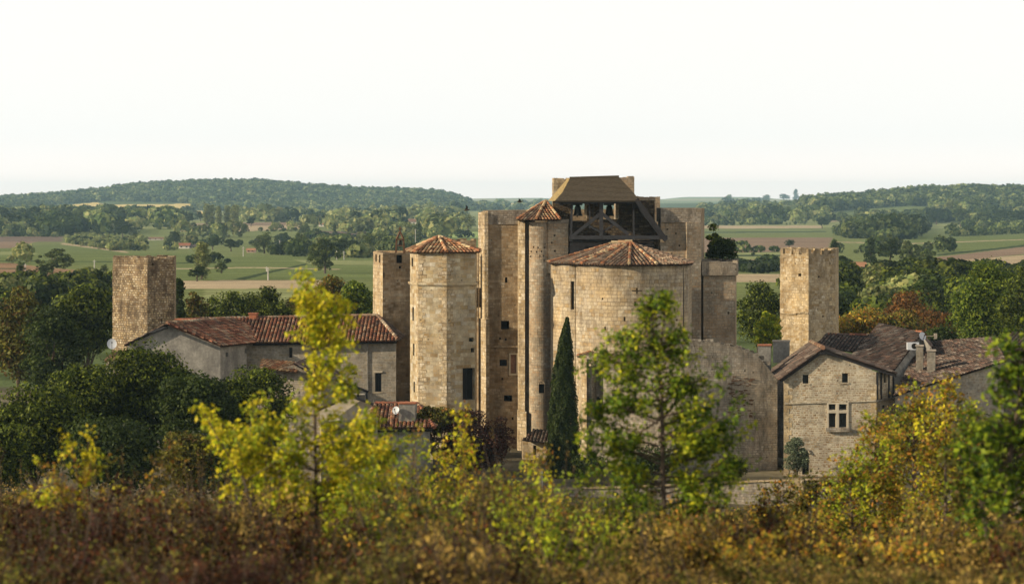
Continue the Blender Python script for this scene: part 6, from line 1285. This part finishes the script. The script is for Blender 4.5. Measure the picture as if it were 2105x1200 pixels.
def choose(*opts):
    def f(px, d, rng):
        for (a, b, pals) in opts:
            if a <= px < b: return pals[int(rng.integers(0, len(pals)))]
        return opts[-1][2][0]
    return f
pf = choose((-300, 260, ['redbrown', 'redbrown', 'purple', 'olive']), (260, 780, ['redbrown', 'olive', 'redbrown', 'tan', 'redbrown']), (780, 1300, ['olive', 'tan', 'lime', 'gold', 'mid', 'olive']), (1300, 2500, ['tan', 'olive', 'tan', 'gold', 'gold', 'redbrown']))
topA = lambda px, rng: float(np.interp(px, [-200, 0, 120, 300, 450, 600, 760, 800, 900, 1050, 1200, 1400, 1600, 1800, 2105, 2300], [1000, 1010, 1015, 1020, 1015, 1030, 1040, 990, 970, 985, 1060, 1075, 1090, 1120, 1130, 1130])) - abs(rng.normal()) ** 1.5 * (14 if px < 780 else 34) + rng.uniform(0, 45 if px < 780 else 70)
topB = lambda px, rng: topA(px, rng) + 75
topC = lambda px, rng: topA(px, rng) + 130
thicket('scrub', 'brown and russet thicket of twigs and small leaves along the bottom of the view', 300, (27, 36), (-150, 2260), topA, pf, .055, 1, 560)
thicket('scrub', 'dark olive and brown undergrowth filling the foot of the picture', 260, (21, 27), (-150, 2260), topC, choose((-300, 900, ['redbrown', 'olive', 'purple']), (900, 1400, ['olive', 'tan', 'redbrown']), (1400, 2500, ['tan', 'olive', 'tan'])), .042, 2, 520)
thicket('scrub', 'pale green and tan scrub covering the slope down to the boundary wall', 300, (40, 75), (-150, 2260), lambda px, rng: float(np.interp(px, [-100, 300, 750, 850, 1050, 1250, 1500, 2200], [990, 1000, 1010, 960, 990, 1065, 1060, 1060])) + abs(rng.normal()) * 25, choose((-300, 700, ['olive', 'tan']), (700, 1300, ['olive', 'lime', 'tan', 'olive']), (1300, 2500, ['gold', 'tan', 'olive'])), .075, 3, 340, 3.2)
thicket('scrub', 'rough bushes on the lower slope in front of the boundary wall', 200, (95, 155), (-150, 2260), lambda px, rng: 1045 + abs(rng.normal()) * 14, choose((-300, 2500, ['olive', 'mid', 'tan', 'autumn'])), .14, 4, 260, 2.6)
def grass(seed=5, n=60000):
    rng = np.random.default_rng(seed); L = Leaves(); d = rng.uniform(24, 90, n); px = rng.uniform(-150, 2260, n); x = (px - CX) * d / F; z = ground_z(x, d); c = np.stack([x, d, z + .12], 1)
    nr = unit(np.stack([rng.normal(size=n), rng.normal(size=n), rng.normal(size=n) * .25], 1)); a = np.tile([[0, 0, 1.0]], (n, 1)) + .35 * rng.normal(size=(n, 3)); a = unit(a); b = np.cross(nr, a); h = rng.uniform(.12, .3, n)[:, None]; w = .012 + .0 * h
    V = np.stack([c - b * w * 2 - a * h * .4, c + b * w * 2 - a * h * .4, c + b * w * .4 + a * h * .6, c - b * w * .4 + a * h * .6], 1); L.V.append(V.astype(np.float32)); col = pick(rng, 'tan', n, .3); g = rng.random(n) < .35; col[g] = pick(rng, 'mid', int(g.sum())); L.C.append(col.astype(np.float32))
    tag(link('grass', L.mesh('grass')), 'dry tan grass growing between the bushes on the near slope', 'grass', kind='stuff')
grass()
# ------------------------------------------------------------------ hazy air
HAZE = 7.5e-5
mb = MB(); zmin = -8.0; mb.box(-3300, 3300, -75, 8950, zmin, 75.0); hz_o = mb.build('haze', M['dark']); hz_o.data.materials.clear()
m = bpy.data.materials.new('hazy_air'); m.use_nodes = True; nt = m.node_tree; nt.nodes.clear(); out = N(nt, 'ShaderNodeOutputMaterial'); v = N(nt, 'ShaderNodeVolumePrincipled'); v.inputs['Density'].default_value = HAZE; v.inputs['Color'].default_value = (0.52, 0.82, 1.0, 1); v.inputs['Anisotropy'].default_value = 0.0
nt.links.new(v.outputs[0], out.inputs['Volume']); hz_o.data.materials.append(m); tag(hz_o, 'thin bluish haze lying over the valley', 'haze', kind='stuff')
for o in bpy.data.objects:
    if '_base' in o: del o['_base']
print('OBJECTS', len(bpy.data.objects), 'FACES', sum(len(o.data.polygons) for o in bpy.data.objects if o.type == 'MESH'))
